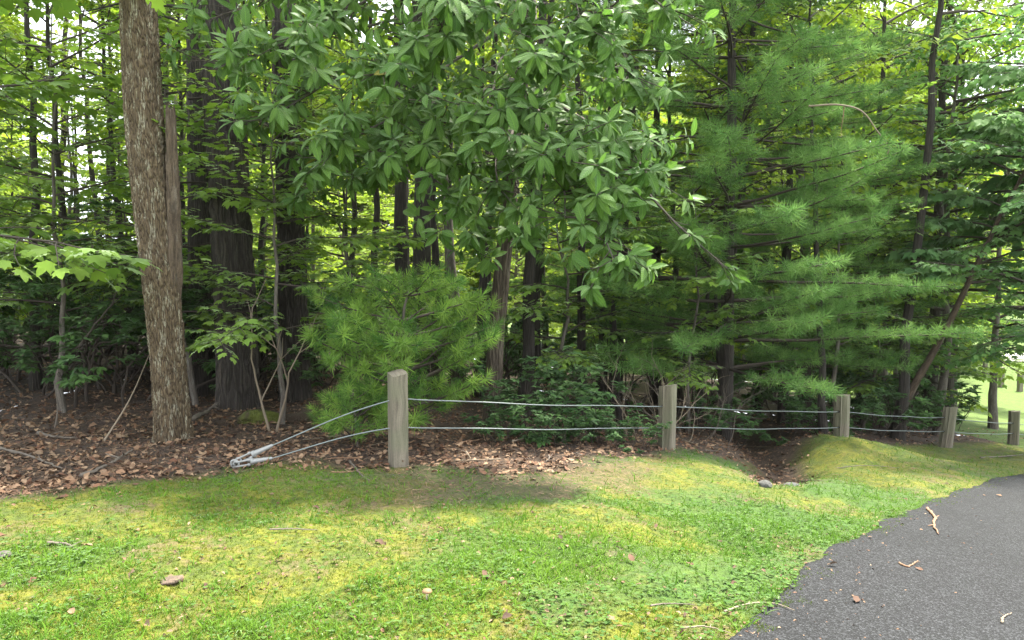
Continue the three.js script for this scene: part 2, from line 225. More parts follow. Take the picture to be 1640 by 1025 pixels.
function fanLeaf(outline, cup, stalk = 0) { // outline: [x, z] round the blade from the base, fan from a centre
  const p = [0, -cup * 0.12, 0.42], u = [0.5, 0.42], ix = []; outline.forEach(([x, z]) => { p.push(x, cup * (x * x + (z - 0.42) ** 2) * -0.7, z); u.push(x + 0.5, z); }); const n = outline.length; for (let i = 0; i < n; i++) ix.push(0, 1 + (i + 1) % n, 1 + i);
  if (stalk) { const k = p.length / 3; p.push(-0.012, 0, 0.02, 0.012, 0, 0.02, 0, 0.02, -stalk); u.push(0.5, 0, 0.5, 0, 0.5, 0); ix.push(k, k + 1, k + 2); }
  const g = new THREE.BufferGeometry(); g.setAttribute('position', new THREE.Float32BufferAttribute(p, 3)); g.setAttribute('uv', new THREE.Float32BufferAttribute(u, 2)); g.setIndex(ix); return tplOf(g); }
const mapleHalf = [[0.1, 0.03], [0.28, 0.0], [0.24, 0.16], [0.5, 0.36], [0.36, 0.44], [0.42, 0.66], [0.2, 0.58], [0.15, 0.8]];
const T = {
  magnolia: [0.3, 0.6, 0.95].map((d, k) => blade(6, 4, (t) => 0.165 * Math.pow(Math.sin(Math.PI * Math.pow(t, 0.85)), 0.8) + 0.006, [0.12, 0.22, 0.08][k], d, 0.008)),
  magnoliaFar: [0.3, 0.6, 0.95].map((d, k) => blade(4, 2, (t) => 0.165 * Math.pow(Math.sin(Math.PI * Math.pow(t, 0.85)), 0.8) + 0.004, [0.12, 0.22, 0.08][k], d)),
  maple: [0.5, 0.9].map((c) => fanLeaf([[0, 0], ...mapleHalf, [0, 1], ...mapleHalf.slice().reverse().map(([x, z]) => [-x, z])], c, 0.35)),
  ovate: [0.4, 0.8].map((d) => blade(2, 2, (t) => [0.05, 0.3, 0.0][Math.round(t * 2)], 0.25, d)),
  ellip: [0.4, 0.9].map((d) => blade(3, 2, (t) => [0.03, 0.2, 0.19, 0.0][Math.round(t * 3)], 0.3, d)),
  tuft: [blade(1, 1, (t) => 0.14 * (1 - t), 0, 0)],
  grass: [0.6, 1.2, 1.8].map((d) => blade(2, 1, (t) => 0.035 * (1 - t * t * 0.95), 0, d, 0, 0.5)),
  round: [fanLeaf([[0, 0], [0.3, 0.12], [0.5, 0.5], [0.32, 0.9], [0, 0.86], [-0.32, 0.9], [-0.5, 0.5], [-0.3, 0.12]], 0.5)],
  dead: [0, 1, 2, 3, 4].map((k) => { const r = rng(900 + k), lob = k % 2; return blade(5, 2, (t) => (lob ? 0.26 : 0.24) * Math.pow(Math.sin(Math.PI * clamp(t, 0.012, 0.988)), 0.85) * (lob ? 0.8 + 0.35 * Math.sin(t * 15 + k) : 1), r.r(-0.3, 0.9), r.r(-0.7, 1.2), r.r(0.01, 0.06), r.s(1.2)); }),
};
const pick = (r, a) => a[r.i(a.length)];
const mixc = (a, b, t) => [lerp(a[0], b[0], t), lerp(a[1], b[1], t), lerp(a[2], b[2], t)];
function wander(p0, dir, len, n, r, bendy, grav = 0) { const pts = [p0.clone()], d = dir.clone().normalize(); for (let i = 1; i < n; i++) { d.x += r.s(bendy); d.y += r.s(bendy) + grav / n; d.z += r.s(bendy); d.normalize(); pts.push(pts[i - 1].clone().addScaledVector(d, len / (n - 1))); } return pts; }
const taper = (n, a, b, pow = 1) => Array.from({ length: n }, (_, i) => lerp(a, b, Math.pow(i / (n - 1), pow)));
const ptOn = (pts, t) => { const k = clamp(t, 0, 0.9999) * (pts.length - 1), i = Math.floor(k); return pts[i].clone().lerp(pts[i + 1], k - i); };
const dirOn = (pts, t) => { const k = Math.min(Math.floor(clamp(t, 0, 0.9999) * (pts.length - 1)), pts.length - 2); return pts[k + 1].clone().sub(pts[k]).normalize(); };

// leaves in flat sprays along a twig
function sprayLeaves(F, tp, r, tpls, n, size, cols, o = {}) { const c = mixc(cols[0], cols[1], r()); for (let i = 0; i < n; i++) { const t = (i + 0.6) / n, p = ptOn(tp, t), d = dirOn(tp, t), sd = i % 2 ? 1 : -1; const side = V(-d.z, 0, d.x).normalize(); const f = i === n - 1 ? d.clone() : d.clone().multiplyScalar(0.55).addScaledVector(side, sd * 0.85); f.y -= o.hang ?? 0.25; f.x += r.s(0.25); f.y += r.s(0.2); f.z += r.s(0.25); const fl = o.flat ?? 0.35, cc = mixc(c, cols[r.i(2)], 0.35 * r()), k = r.r(0.82, 1.15); const stalk = (o.stalk ?? 0.3) * size; f.normalize(); F.leaf(pick(r, tpls), p.x + f.x * stalk, p.y + f.y * stalk, p.z + f.z * stalk, f.x, f.y, f.z, r.s(fl), 1, r.s(fl), size * r.r(0.65, 1.2), cc[0] * k, cc[1] * k, cc[2] * k); } }

function broadleaf(o) { // trunk + limbs + foliage in the tree's own axes
  const r = rng(o.seed), Hh = o.H, n = 14, pts = []; let wx = 0, wz = 0; for (let i = 0; i < n; i++) { const t = i / (n - 1); pts.push(V((o.lean?.[0] ?? 0) * t * Hh + wx, t * Hh - (i ? 0 : 0.25), (o.lean?.[1] ?? 0) * t * Hh + wz)); wx += r.s(o.wobble ?? 0.08); wz += r.s(o.wobble ?? 0.08); }
  const TB = new Buf(2048), LB = new Buf(8192), F = new Buf(65536);
  const rad = pts.map((_, i) => { const t = i / (n - 1); return o.r * (1 - 0.85 * t) * (1 + 0.5 * Math.exp(-t * Hh * 3)); }); TB.tube(pts, rad, o.seg ?? 10);
  for (let i = 0; i < o.nB; i++) { const hf = lerp(o.b0, 0.98, Math.pow((i + r()) / o.nB, o.bias ?? 1)), p = ptOn(pts, hf), a = i * 2.4 + r.s(0.6), e = (o.rise ?? 0.35) + r.s(0.25) + hf * 0.25; const L = o.L * r.r(0.65, 1.15) * (o.profile ? o.profile((hf - o.b0) / (1 - o.b0)) : 1);
    const bp = wander(p, V(Math.cos(a) * Math.cos(e), Math.sin(e), Math.sin(a) * Math.cos(e)), L, 7, r, 0.13, -(o.droop ?? 0.35)); const br = Math.min(o.r * 0.4, 0.012 * L + 0.006); LB.tube(bp, taper(7, br, 0.004), 4, { cap: false });
    const ns = Math.round(o.subs * (0.5 + 0.5 * L / o.L)); for (let k = 0; k < ns; k++) { const t = lerp(o.bare ?? 0.2, 1, (k + r()) / ns), q = ptOn(bp, t), d = dirOn(bp, t), sd = k % 2 ? 1 : -1; const side = V(-d.z, 0, d.x).normalize().multiplyScalar(sd * r.r(0.5, 1)); const dd = d.clone().multiplyScalar(0.7).add(side); dd.y += r.s(0.3) + 0.05; const tl = o.twig * r.r(0.5, 1.1) * (1.15 - 0.5 * t); const tp = wander(q, dd, tl, 4, r, 0.15, -0.2); LB.tube(tp, taper(4, 0.006, 0.002), 3, { cap: false }); sprayLeaves(F, tp, r, o.tpls, o.leaves, o.size, o.cols, o); } }
  return { trunk: TB.geo(), limbs: LB.geo(), foliage: F.geo(), pts };
}
function treeThing(name, label, g, bark, group, o = {}) { const t = thing(name, label, o.category ?? 'tree', group); part('trunk', g.trunk, bark, t); part('limbs', g.limbs, o.limbMat ?? M.twig, t, 'stuff'); part('foliage', g.foliage, o.leafMat ?? M.leaf, t, 'stuff'); return t; }
function put(o, x, z, turn = 0, s = 1, dy = 0) { o.position.set(x, H(x, z) + dy, z); o.rotation.y = turn; o.scale.setScalar(s); return o; }

//@@STRUCTURE
// ---------------------------------------------------------------- ground, lawn, road
function sheet(x0, x1, z0, z1, nx, nz, fn, uvf) { const p = [], u = [], ix = []; for (let j = 0; j <= nz; j++) for (let i = 0; i <= nx; i++) { const x = lerp(x0, x1, i / nx), z = lerp(z0, z1, j / nz); p.push(x, fn(x, z), z); u.push(...uvf(x, z)); } for (let j = 0; j < nz; j++) for (let i = 0; i < nx; i++) { const a = j * (nx + 1) + i, b = a + nx + 1; ix.push(a, b, a + 1, a + 1, b, b + 1); } const g = new THREE.BufferGeometry(); g.setAttribute('position', new THREE.Float32BufferAttribute(p, 3)); g.setAttribute('uv', new THREE.Float32BufferAttribute(u, 2)); g.setIndex(ix); g.computeVertexNormals(); return g; }
{
  const lawnMat = new THREE.MeshStandardMaterial({ map: lawnMap, bumpMap: tiled(grainBump, 14, 14), bumpScale: 0.012, roughness: 1 });
  structure('lawn', sheet(GX0, GX0 + GS, GZ0, GZ0 + GS, 240, 240, H, (x, z) => [(x - GX0) / GS, (z - GZ0) / GS]), lawnMat);
  const floorMat = new THREE.MeshStandardMaterial({ map: litterTile, bumpMap: grainBump, bumpScale: 0.02, roughness: 1 });
  const grassMat = new THREE.MeshStandardMaterial({ map: grassTile, bumpMap: grainBump, bumpScale: 0.02, roughness: 1 });
  const uv = (x, z) => [x / 2, z / 2];
  structure('forest_floor', sheet(-150, GX0, -30, 0, 60, 60, H, uv), floorMat);
  structure('forest_floor', sheet(GX0, GX0 + GS, -30, GZ0, 40, 40, H, uv), floorMat);
  structure('far_clearing', sheet(-150, GX0 + GS, -150, -30, 80, 60, H, uv), grassMat);
  structure('far_lawn', sheet(GX0 + GS, 160, -150, 0, 130, 130, H, uv), grassMat);
  structure('rear_lawn', sheet(-150, 160, 0, 100, 100, 40, H, uv), grassMat);
  // the paved drive
  const c = new THREE.CatmullRomCurve3(EDGE.map(([x, z]) => V(x, 0, z)), false, 'centripetal'), p = [], u = [], ix = [], N = 900, K = 34;
  for (let i = 0; i <= N; i++) { const t = Math.pow(i / N, 1.0), a = c.getPoint(t), d = c.getTangent(t), nx = -d.z, nz = d.x; // to the right of the edge
    for (let k = 0; k <= K; k++) { const w0 = Math.pow(k / K, 1.7) * 6.2; const jag = k === 0 ? 1 : Math.max(0, 1 - w0 / 0.5); const w = w0 + jag * ((fbm(a.x * 2.3, a.z * 2.3, 3) - 0.5) * -0.16 + (vn(a.x * 6, a.z * 6) - 0.5) * 0.03 + (vn(a.x * 40, a.z * 40) - 0.5) * 0.02); const x = a.x + nx * w, z = a.z + nz * w; p.push(x, Hbase(x, z) + (k === 0 ? -0.012 : 0.006) - 0.012 * 0, z); u.push(x / 2.4, z / 2.4); } }
  for (let i = 0; i < N; i++) for (let k = 0; k < K; k++) { const a = i * (K + 1) + k, b = a + K + 1; ix.push(a, a + 1, b, a + 1, b + 1, b); }
  const g = new THREE.BufferGeometry(); g.setAttribute('position', new THREE.Float32BufferAttribute(p, 3)); g.setAttribute('uv', new THREE.Float32BufferAttribute(u, 2)); g.setIndex(ix); g.computeVertexNormals();
  structure('asphalt_drive', g, new THREE.MeshPhysicalMaterial({ map: asphaltMap, bumpMap: asphaltBump, bumpScale: 0.0035, roughness: 0.85, specularIntensity: 0.45 }));
  // the pale road beyond the far lawn
  const rc = new THREE.CatmullRomCurve3([V(26, 0, -45), V(34, 0, -42.5), V(46, 0, -40), V(90, 0, -40)]), rp = [], ri = [], ru = [];
  for (let i = 0; i <= 60; i++) { const a = rc.getPoint(i / 60), d = rc.getTangent(i / 60); for (const w of [-2.8, 2.8]) { const x = a.x - d.z * w, z = a.z + d.x * w; rp.push(x, Hbase(x, z) + 0.09, z); ru.push(x / 2, z / 2); } if (i) { const k = i * 2; ri.push(k - 2, k - 1, k, k - 1, k + 1, k); } }
  const rg = new THREE.BufferGeometry(); rg.setAttribute('position', new THREE.Float32BufferAttribute(rp, 3)); rg.setAttribute('uv', new THREE.Float32BufferAttribute(ru, 2)); rg.setIndex(ri); rg.computeVertexNormals();
  structure('far_road', rg, new THREE.MeshStandardMaterial({ map: gravelMap, bumpMap: grainBump, bumpScale: 0.01, roughness: 0.95, side: THREE.DoubleSide }));
}
//@@HERO
// ---------------------------------------------------------------- foreground tree with flaky bark
const barkDisp = (type, amp) => (u, v) => (BARK[type](((u % 1) + 1) % 1, ((v % 1) + 1) % 1)[0] - 0.45) * amp;
function finePath(ctrl, step) { const c = new THREE.CatmullRomCurve3(ctrl); return c.getSpacedPoints(Math.max(2, Math.round(c.getLength() / step))); }
function heroTrunk(ctrl, rad, type, amp, step, seg, flare = 0.25) { const pts = finePath(ctrl, step), n = pts.length; return tubeGeo(pts, pts.map((_, i) => { const t = i / (n - 1), s = i * step; const k = t * (rad.length - 1), a = Math.floor(Math.min(k, rad.length - 1.001)); return lerp(rad[a], rad[a + 1], k - a) * (1 + flare * Math.exp(-s * 4.5)); }), seg, { disp: (u, v, th, s) => barkDisp(type, amp)(u, v) + 0.012 * Math.sin(th * 3 + v * 1.3) + 0.045 * Math.exp(-s * 5) * Math.sin(th * 5 + 1) }); }
{
  const d = 7.05, t = thing('forest_edge_tree', 'brown trunk with flaky lichen-spotted bark and a broken stub beside it', 'tree');
  const b = ground(277, 706); const P = (x, y) => at(x, y, d);
  part('trunk', heroTrunk([b.clone().setY(b.y - 0.2), P(273, 650), P(264, 520), P(248, 360), P(233, 200), P(222, 40), P(214, -120), P(206, -420), P(214, -800)], [0.152, 0.15, 0.152, 0.165, 0.152, 0.15, 0.13, 0.1, 0.07], 'flaky', 0.022, 0.012, 112, 0.42), M.flaky, t);
  const stub = part('broken_stem', heroTrunk([at(276, 520, d + 0.02), at(279, 420, d - 0.02), at(278, 340, d - 0.03), at(276, 260, d - 0.02), at(274, 176, d)], [0.045, 0.062, 0.052, 0.046, 0.036], 'plain', 0.02, 0.011, 44, 0), M.snag, t);
  const sp1 = new Buf(512); const q = at(274, 178, d); [[-0.03, 0.07, 0.016], [0.0, 0.03, 0.02], [0.03, 0.05, 0.012]].forEach(([dx, h, r]) => sp1.tube([q.clone().add(V(dx, -0.08, 0)), q.clone().add(V(dx, h * 0.4, 0.01)), q.clone().add(V(dx * 1.1, h, 0.01))], [r * 1.3, r, 0.002], 5)); part('splinters', sp1.geo(), M.snag, t, 'stuff');
  // crown far above the frame, so that the trunk stands in its own shade
  const r = rng(5); for (let i = 0; i < 7; i++) { const p = P(210, -500 - i * 40), a = i * 2.4; const bp = wander(p, V(Math.cos(a), 0.7, Math.sin(a)), 2.6, 7, r, 0.15, -0.2); const bm = part('branch', tubeGeo(bp, taper(7, 0.045, 0.006), 6), M.grey, t); const F = new Buf(4096), TW = new Buf(512); for (let k = 0; k < 16; k++) { const qd = dirOn(bp, 0.3 + k * 0.043).add(V(r.s(1), r.s(0.5), r.s(1))); const tp = wander(ptOn(bp, 0.3 + k * 0.043), qd, 0.8, 4, r, 0.15, -0.2); TW.tube(tp, taper(4, 0.008, 0.002), 3); sprayLeaves(F, tp, r, T.ellip, 12, 0.14, [[0.09, 0.17, 0.03], [0.14, 0.23, 0.04]]); } part('twigs', TW.geo(), M.twig, bm, 'stuff'); part('foliage', F.geo(), M.leaf, bm, 'stuff'); }
}
// ---------------------------------------------------------------- dark furrowed trees behind it
function darkTree(label, ctrl, rad, step, seg, mat, type, amp, seed, crown) { const t = thing('dark_bark_tree', label, 'tree'); const b = ctrl[0].clone(); b.y = H(b.x, b.z) - 0.25; part('trunk', heroTrunk([b, ...ctrl], rad, type, amp, step, seg, 0.35), mat, t); const r = rng(seed), tp = ctrl.at(-1);
  for (const [p, dir, L, r0] of crown.limbs ?? []) { const bp = wander(p, dir, L, 9, r, 0.16, -0.1); const bm = part('branch', tubeGeo(bp, taper(9, r0, 0.004), 6), mat, t); const TW = new Buf(512); for (let k = 0; k < 5; k++) { const q = ptOn(bp, r.r(0.3, 1)); TW.tube(wander(q, V(r.s(1), r.s(0.6), r.s(1)), r.r(0.2, 0.6), 5, r, 0.25), taper(5, 0.007, 0.002), 4); } part('twigs', TW.geo(), M.twig, bm, 'stuff'); }
  if (crown.n) for (let i = 0; i < crown.n; i++) { const k = r.r(0.0, 1), p = tp.clone().lerp(ctrl.at(-2), k * 0.8), a = i * 2.4; const bp = wander(p, V(Math.cos(a), 0.4, Math.sin(a)), crown.L, 7, r, 0.15, -0.3); const bm = part('branch', tubeGeo(bp, taper(7, 0.05, 0.006), 5), mat, t); const F = new Buf(4096), TW = new Buf(512); for (let k2 = 0; k2 < 22; k2++) { const tt = 0.2 + k2 * 0.036, qd = dirOn(bp, tt).add(V(r.s(1), r.s(0.5), r.s(1))), tw = wander(ptOn(bp, tt), qd, 0.9, 4, r, 0.15, -0.2); TW.tube(tw, taper(4, 0.008, 0.002), 3); sprayLeaves(F, tw, r, T.ellip, 12, 0.15, [[0.08, 0.16, 0.03], [0.13, 0.22, 0.04]]); } part('twigs', TW.geo(), M.twig, bm, 'stuff'); part('foliage', F.geo(), M.leaf, bm, 'stuff'); }
  return t; }
darkTree('thick blackish trunk with deep furrowed bark behind the flaky trunk', [at(380, 640, 9), at(375, 450, 9), at(366, 250, 9), at(350, 60, 9), at(340, -120, 9.1), at(330, -500, 9.2), at(320, -900, 9.2)], [0.235, 0.225, 0.22, 0.215, 0.21, 0.18, 0.14], 0.02, 76, M.dark, 'furrow', 0.05, 11, { n: 9, L: 3.2, limbs: [[at(390, 235, 8.8), V(1, 0.2, 0.2), 1.1, 0.028], [at(385, 210, 8.8), V(1, 0.35, 0.4), 0.7, 0.022], [at(335, 15, 8.9), V(-1, 0.05, 0.1), 1.6, 0.03], [at(335, 50, 8.9), V(-1, 0.15, 0.3), 1.2, 0.02], [at(340, 150, 8.9), V(-1, -0.02, 0.2), 0.9, 0.018]] });
darkTree('dark trunk standing close behind the thickest blackish trunk', [at(322, 560, 10.2), at(321, 300, 10.2), at(316, 100, 10.2), at(312, -150, 10.2), at(312, -600, 10.2)], [0.16, 0.15, 0.14, 0.12, 0.09], 0.03, 40, M.dark, 'furrow', 0.03, 12, { n: 6, L: 2.6 });
darkTree('dark straight trunk beside the mossy log and young pine', [at(470, 620, 10), at(468, 430, 10), at(464, 250, 10), at(456, 90, 10), at(450, -120, 10), at(445, -600, 10)], [0.2, 0.18, 0.165, 0.14, 0.12, 0.09], 0.02, 64, M.dark, 'furrow', 0.035, 13, { n: 7, L: 2.8, limbs: [[at(475, 265, 9.9), V(-1, 0.1, 0.2), 0.8, 0.016]] });

//@@MAGNOLIA
// ---------------------------------------------------------------- large-leaved tree leaning over the fence
{
  const t = thing('large_leaved_tree', 'tree with long drooping green leaves in whorls hanging over the cable fence', 'tree');
  const b = at(786, 640, 9.3); b.y = H(b.x, b.z) - 0.2;
  const ctrl = [b, at(792, 560, 9.3), at(803, 440, 9.2), at(818, 300, 9.1), at(830, 180, 9), at(845, 20, 9), at(855, -160, 9), at(860, -420, 9), at(850, -640, 9)];
  part('trunk', heroTrunk(ctrl, [0.105, 0.095, 0.092, 0.088, 0.084, 0.076, 0.065, 0.045, 0.02], 'furrow', 0.022, 0.02, 48, 0.3), M.brown, t);
  const r = rng(31), curve = new THREE.CatmullRomCurve3(ctrl);
  // branch ends, read from where the sprays hang: [x, y, depth, height fraction on the trunk, whorls]
  const ENDS = [[345, 110, 7.2, 0.62, 17], [340, 30, 7.6, 0.68, 13], [430, 190, 6.9, 0.6, 19], [520, 250, 7.0, 0.54, 19], [470, 60, 7.0, 0.68, 18], [600, 120, 6.7, 0.63, 22], [560, 290, 7.3, 0.5, 13], [650, 250, 6.9, 0.53, 20], [700, 60, 6.6, 0.66, 20], [720, 340, 7.2, 0.47, 15], [770, 190, 6.6, 0.56, 20], [800, 310, 6.9, 0.48, 16], [880, 90, 6.6, 0.63, 19], [930, 40, 6.8, 0.68, 17], [900, 250, 6.4, 0.52, 19], [1010, 120, 6.9, 0.63, 14], [1000, 300, 6.5, 0.5, 18], [1045, 290, 6.5, 0.53, 13], [985, 420, 6.2, 0.46, 9], [905, 350, 6.6, 0.46, 13], [1080, 20, 7.0, 0.7, 10], [620, -60, 6.8, 0.72, 16], [800, -70, 6.8, 0.74, 16], [420, -60, 7.4, 0.75, 14], [960, -60, 7, 0.75, 12], [1165, 430, 8.6, 0.5, 4], [840, 370, 8.4, 0.47, 10], [760, 400, 8.2, 0.44, 8], [540, 20, 7.9, 0.7, 16], [650, 170, 8.2, 0.6, 16], [880, 180, 8, 0.6, 14], [480, 310, 8.0, 0.5, 8]];
  const cand = [];
  const C1 = [0.1, 0.245, 0.035], C2 = [0.215, 0.4, 0.065];
  for (const [px, py, dd, hf, nw0] of ENDS) { const nw = Math.round(nw0 * 2.0);
    const end = at(px, py, dd), st = curve.getPoint(hf), mid = st.clone().lerp(end, 0.5); mid.y += 0.02 + st.distanceTo(end) * 0.05; mid.x += r.s(0.15);
    const bp = new THREE.CatmullRomCurve3([st, st.clone().lerp(mid, 0.5).add(V(r.s(0.1), 0.12, r.s(0.1))), mid, mid.clone().lerp(end, 0.55).add(V(r.s(0.12), 0.05, r.s(0.12))), end]).getSpacedPoints(14);
    const branch = part('branch', tubeGeo(bp, taper(15, 0.028, 0.006), 6), M.grey, t);
    const TW = new Buf(512);
    for (let k = 0; k < nw; k++) { const tt = k === 0 ? 1 : lerp(0.35, 1, Math.sqrt(r())), q = ptOn(bp, tt), d = dirOn(bp, tt); const side = V(-d.z, 0, d.x).multiplyScalar(r.s(1.3)); const dd2 = d.clone().multiplyScalar(0.55).add(side).add(V(0, r.r(-0.35, 0.55), r.r(0, 0.5))); const tp = k === 0 ? [q.clone().addScaledVector(d, -0.06), q] : wander(q, dd2, r.r(0.15, 0.6), 6, r, 0.13, 0.05); if (k) TW.tube(tp, taper(6, 0.006, 0.0035), 4);
      const e = tp.at(-1), ed = tp.at(-1).clone().sub(tp.at(-2)).normalize(), nl = 7 + r.i(4), ph = r() * 6.28; const x1 = V(-ed.z, 0.001, ed.x).normalize(), x2 = ed.clone().cross(x1); const tone = r();
      for (let l = 0; l < nl; l++) { const a = ph + l * 2.399, out = r.r(0.75, 1.3), back = l / nl * 0.07; const f = ed.clone().multiplyScalar(r.r(0.15, 0.6)).addScaledVector(x1, Math.cos(a) * out).addScaledVector(x2, Math.sin(a) * out); f.y -= r.r(0.1, 0.75); f.normalize(); const n = V(r.s(0.35), 0.85, r.s(0.35)).addScaledVector(ed, 0.8); const c = mixc(C1, C2, clamp(tone * 0.6 + r() * 0.4, 0, 1)), yel = r() < 0.002 ? [0.4, 0.38, 0.04] : c; cand.push([pick(r, T.magnolia), e.x - ed.x * back + f.x * 0.02, e.y - ed.y * back + f.y * 0.02, e.z - ed.z * back + f.z * 0.02, f.x, f.y, f.z, n.x, n.y, n.z, r.r(0.11, 0.235) * (1 - 0.12 * (l < 2)), yel[0], yel[1], yel[2], r.r(0.85, 1.15), branch]); } }
    part('twigs', TW.geo(), M.twig, branch, 'stuff');
  }
  // the 300 leaves that show largest are leaves of their own
  const inView = (c) => { const z = -c[3]; const x = c[1] / z * FOCAL + 820, y = HORIZON - (c[2] - EYE) / z * FOCAL; return x > 10 && x < 1630 && y > 5; };
  cand.sort((a, b) => (inView(b) - inView(a)) || (b[10] / -b[3] - a[10] / -a[3]));
  const F = new Buf(65536); cand.forEach((c, i) => { if (i < 300) { const L = new Buf(64), br = c.pop(); L.leaf(...c); part('leaf', L.geo(), M.bigLeaf, br); } else { c.pop(); c[0] = T.magnoliaFar[T.magnolia.indexOf(c[0])]; F.leaf(...c); } });
  part('foliage', F.geo(), M.bigLeaf, t, 'stuff');
}
//@@PINE
// ---------------------------------------------------------------- white pines
function needleTpl(n, seed, L, w) { // a tuft at a shoot's end, along +z, unit scale in metres
  const r = rng(seed), b = new Buf(1024), t = blade(1, 1, (s) => w * (1 - s * 0.75) / L, 0, 0.3); for (let i = 0; i < n; i++) { const a = i * 2.399 + r.s(0.3), e = lerp(0.25, 1.75, Math.pow(i / n, 0.8)) + r.s(0.2), back = i / n * 0.09; const f = [Math.sin(e) * Math.cos(a), Math.sin(e) * Math.sin(a), Math.cos(e)]; b.leaf(t, 0, 0, -back, ...f, r.s(1), 1, r.s(1), L * r.r(0.75, 1.1), 1, 1, 1); } const g = b.geo(); return { p: g.attributes.position.array, q: g.attributes.normal.array, u: g.attributes.uv.array, i: [...g.index.array] }; }
function pine(o) { // whorled branches carrying tufts
  const r = rng(o.seed), n = 14, pts = []; let wx = 0, wz = 0; for (let i = 0; i < n; i++) { const t = i / (n - 1); pts.push(V(wx, t * o.H - (i ? 0 : 0.25), wz)); wx += r.s(0.03); wz += r.s(0.03); }
  const TB = new Buf(2048), LB = new Buf(8192), F = new Buf(65536); TB.tube(pts, taper(n, o.r, 0.01, 0.9), o.seg ?? 12); const tufts = [0, 1, 2].map((k) => needleTpl(o.needles, o.seed + k, o.nl, o.nw));
  const tuft = (p, d, s) => { const c = mixc(o.cols[0], o.cols[1], r()), k = r.r(0.8, 1.2); F.leaf(pick(r, tufts), p.x, p.y, p.z, d.x, d.y, d.z, r.s(1), 1, r.s(1), s * r.r(0.8, 1.15), c[0] * k, c[1] * k, c[2] * k); };
  for (let w = 0; w < o.whorls; w++) { const hf = lerp(o.b0, 0.97, (w + r() * 0.5) / o.whorls), p0 = ptOn(pts, hf), nb = o.perWhorl + r.i(2), ph = r() * 6.28; for (let i = 0; i < nb; i++) { const a = ph + i / nb * 6.28 + r.s(0.3); const L = o.L * (o.profile ? o.profile(hf) : 1.1 - hf * 0.85) * r.r(0.7, 1.1) * (o.reach ? o.reach(a) : 1); if (L < 0.15) continue; const e = o.rise + r.s(0.15); const bp = wander(p0, V(Math.cos(a) * Math.cos(e), Math.sin(e), Math.sin(a) * Math.cos(e)), L, 7, r, 0.07, o.curl ?? 0.25); LB.tube(bp, taper(7, 0.008 + 0.007 * L, 0.004), 4, { cap: false }); tuft(bp.at(-1), dirOn(bp, 1), 1.1);
      const ns = Math.round(o.density * L); for (let k = 0; k < ns; k++) { const t = lerp(o.inner ?? 0.3, 1, (k + r()) / ns), q = ptOn(bp, t), d = dirOn(bp, t), sd = k % 2 ? 1 : -1; const side = V(-d.z, 0, d.x).multiplyScalar(sd * r.r(0.6, 1.1)); const dd = d.clone().multiplyScalar(0.75).add(side).add(V(0, r.r(-0.1, 0.35), 0)); const l = Math.min(0.5, (0.12 + 0.28 * (1 - t) * L)) * r.r(0.6, 1.2); const tp = wander(q, dd, l, 4, r, 0.12, 0.2); LB.tube(tp, taper(4, 0.006, 0.003), 3, { cap: false }); tuft(tp.at(-1), dirOn(tp, 1).add(V(0, 0.35, 0)), 1); if (l > 0.15) tuft(ptOn(tp, 0.45), dirOn(tp, 0.5).add(V(r.s(0.8), 0.3, r.s(0.8))), 0.9); if (l > 0.25) tuft(ptOn(tp, 0.7), dirOn(tp, 0.5).add(V(r.s(0.8), 0.1, r.s(0.8))), 0.9); } } }
  return { trunk: TB.geo(), limbs: LB.geo(), foliage: F.geo() };
}
{
  const PC = [[0.055, 0.145, 0.025], [0.23, 0.37, 0.06]];
  const young = treeThing('young_white_pine', 'bushy young pine with soft long needles behind the first fence post', pine({ seed: 41, H: 1.6, r: 0.03, b0: 0.1, whorls: 8, perWhorl: 6, L: 1.0, rise: 0.22, density: 6, needles: 40, nl: 0.115, nw: 0.0046, cols: PC, inner: 0.35, profile: (h) => h < 0.3 ? 0.75 : h < 0.65 ? 0.95 : 1.55 - h * 0.9 }), M.grey, undefined, { leafMat: M.needle });
  put(young, -1.08, -7.35, 0.4);
  const low = treeThing('young_white_pine', 'small pine seedling sprouting low beside the foot of the first post', pine({ seed: 43, H: 0.55, r: 0.012, b0: 0.1, whorls: 5, perWhorl: 5, L: 0.5, rise: 0.35, density: 8, needles: 42, nl: 0.09, nw: 0.0036, cols: PC, inner: 0.2 }), M.grey, undefined, { leafMat: M.needle });
  put(low, -1.45, -6.95, 1);
  const big = pine({ seed: 47, H: 11, r: 0.125, b0: 0.1, whorls: 27, perWhorl: 6, L: 3.0, rise: 0.04, density: 7.5, needles: 27, nl: 0.13, nw: 0.0046, cols: [[0.085, 0.19, 0.045], [0.19, 0.33, 0.08]], inner: 0.35, curl: 0.15, profile: (h) => 1.15 - h * 0.8, seg: 16 });
  const p1 = treeThing('white_pine', 'tall pine with layered feathery boughs behind the second and third posts', big, M.dark, undefined, { leafMat: M.needle }); { const q = at(1160, 640, 11.6); put(p1, q.x, q.z, 0.5); }
  const p2 = copy(p1, 'second tall feathery pine half hidden behind the other pine'); { const q = at(1255, 640, 14.2); put(p2, q.x, q.z, 2.6, 0.95); }
  const p3 = copy(p1, 'tall pine with sparse dark boughs deep between the leafy trees'); { const q = at(1050, 640, 15.5); put(p3, q.x, q.z, 4.2, 1.05); }
}
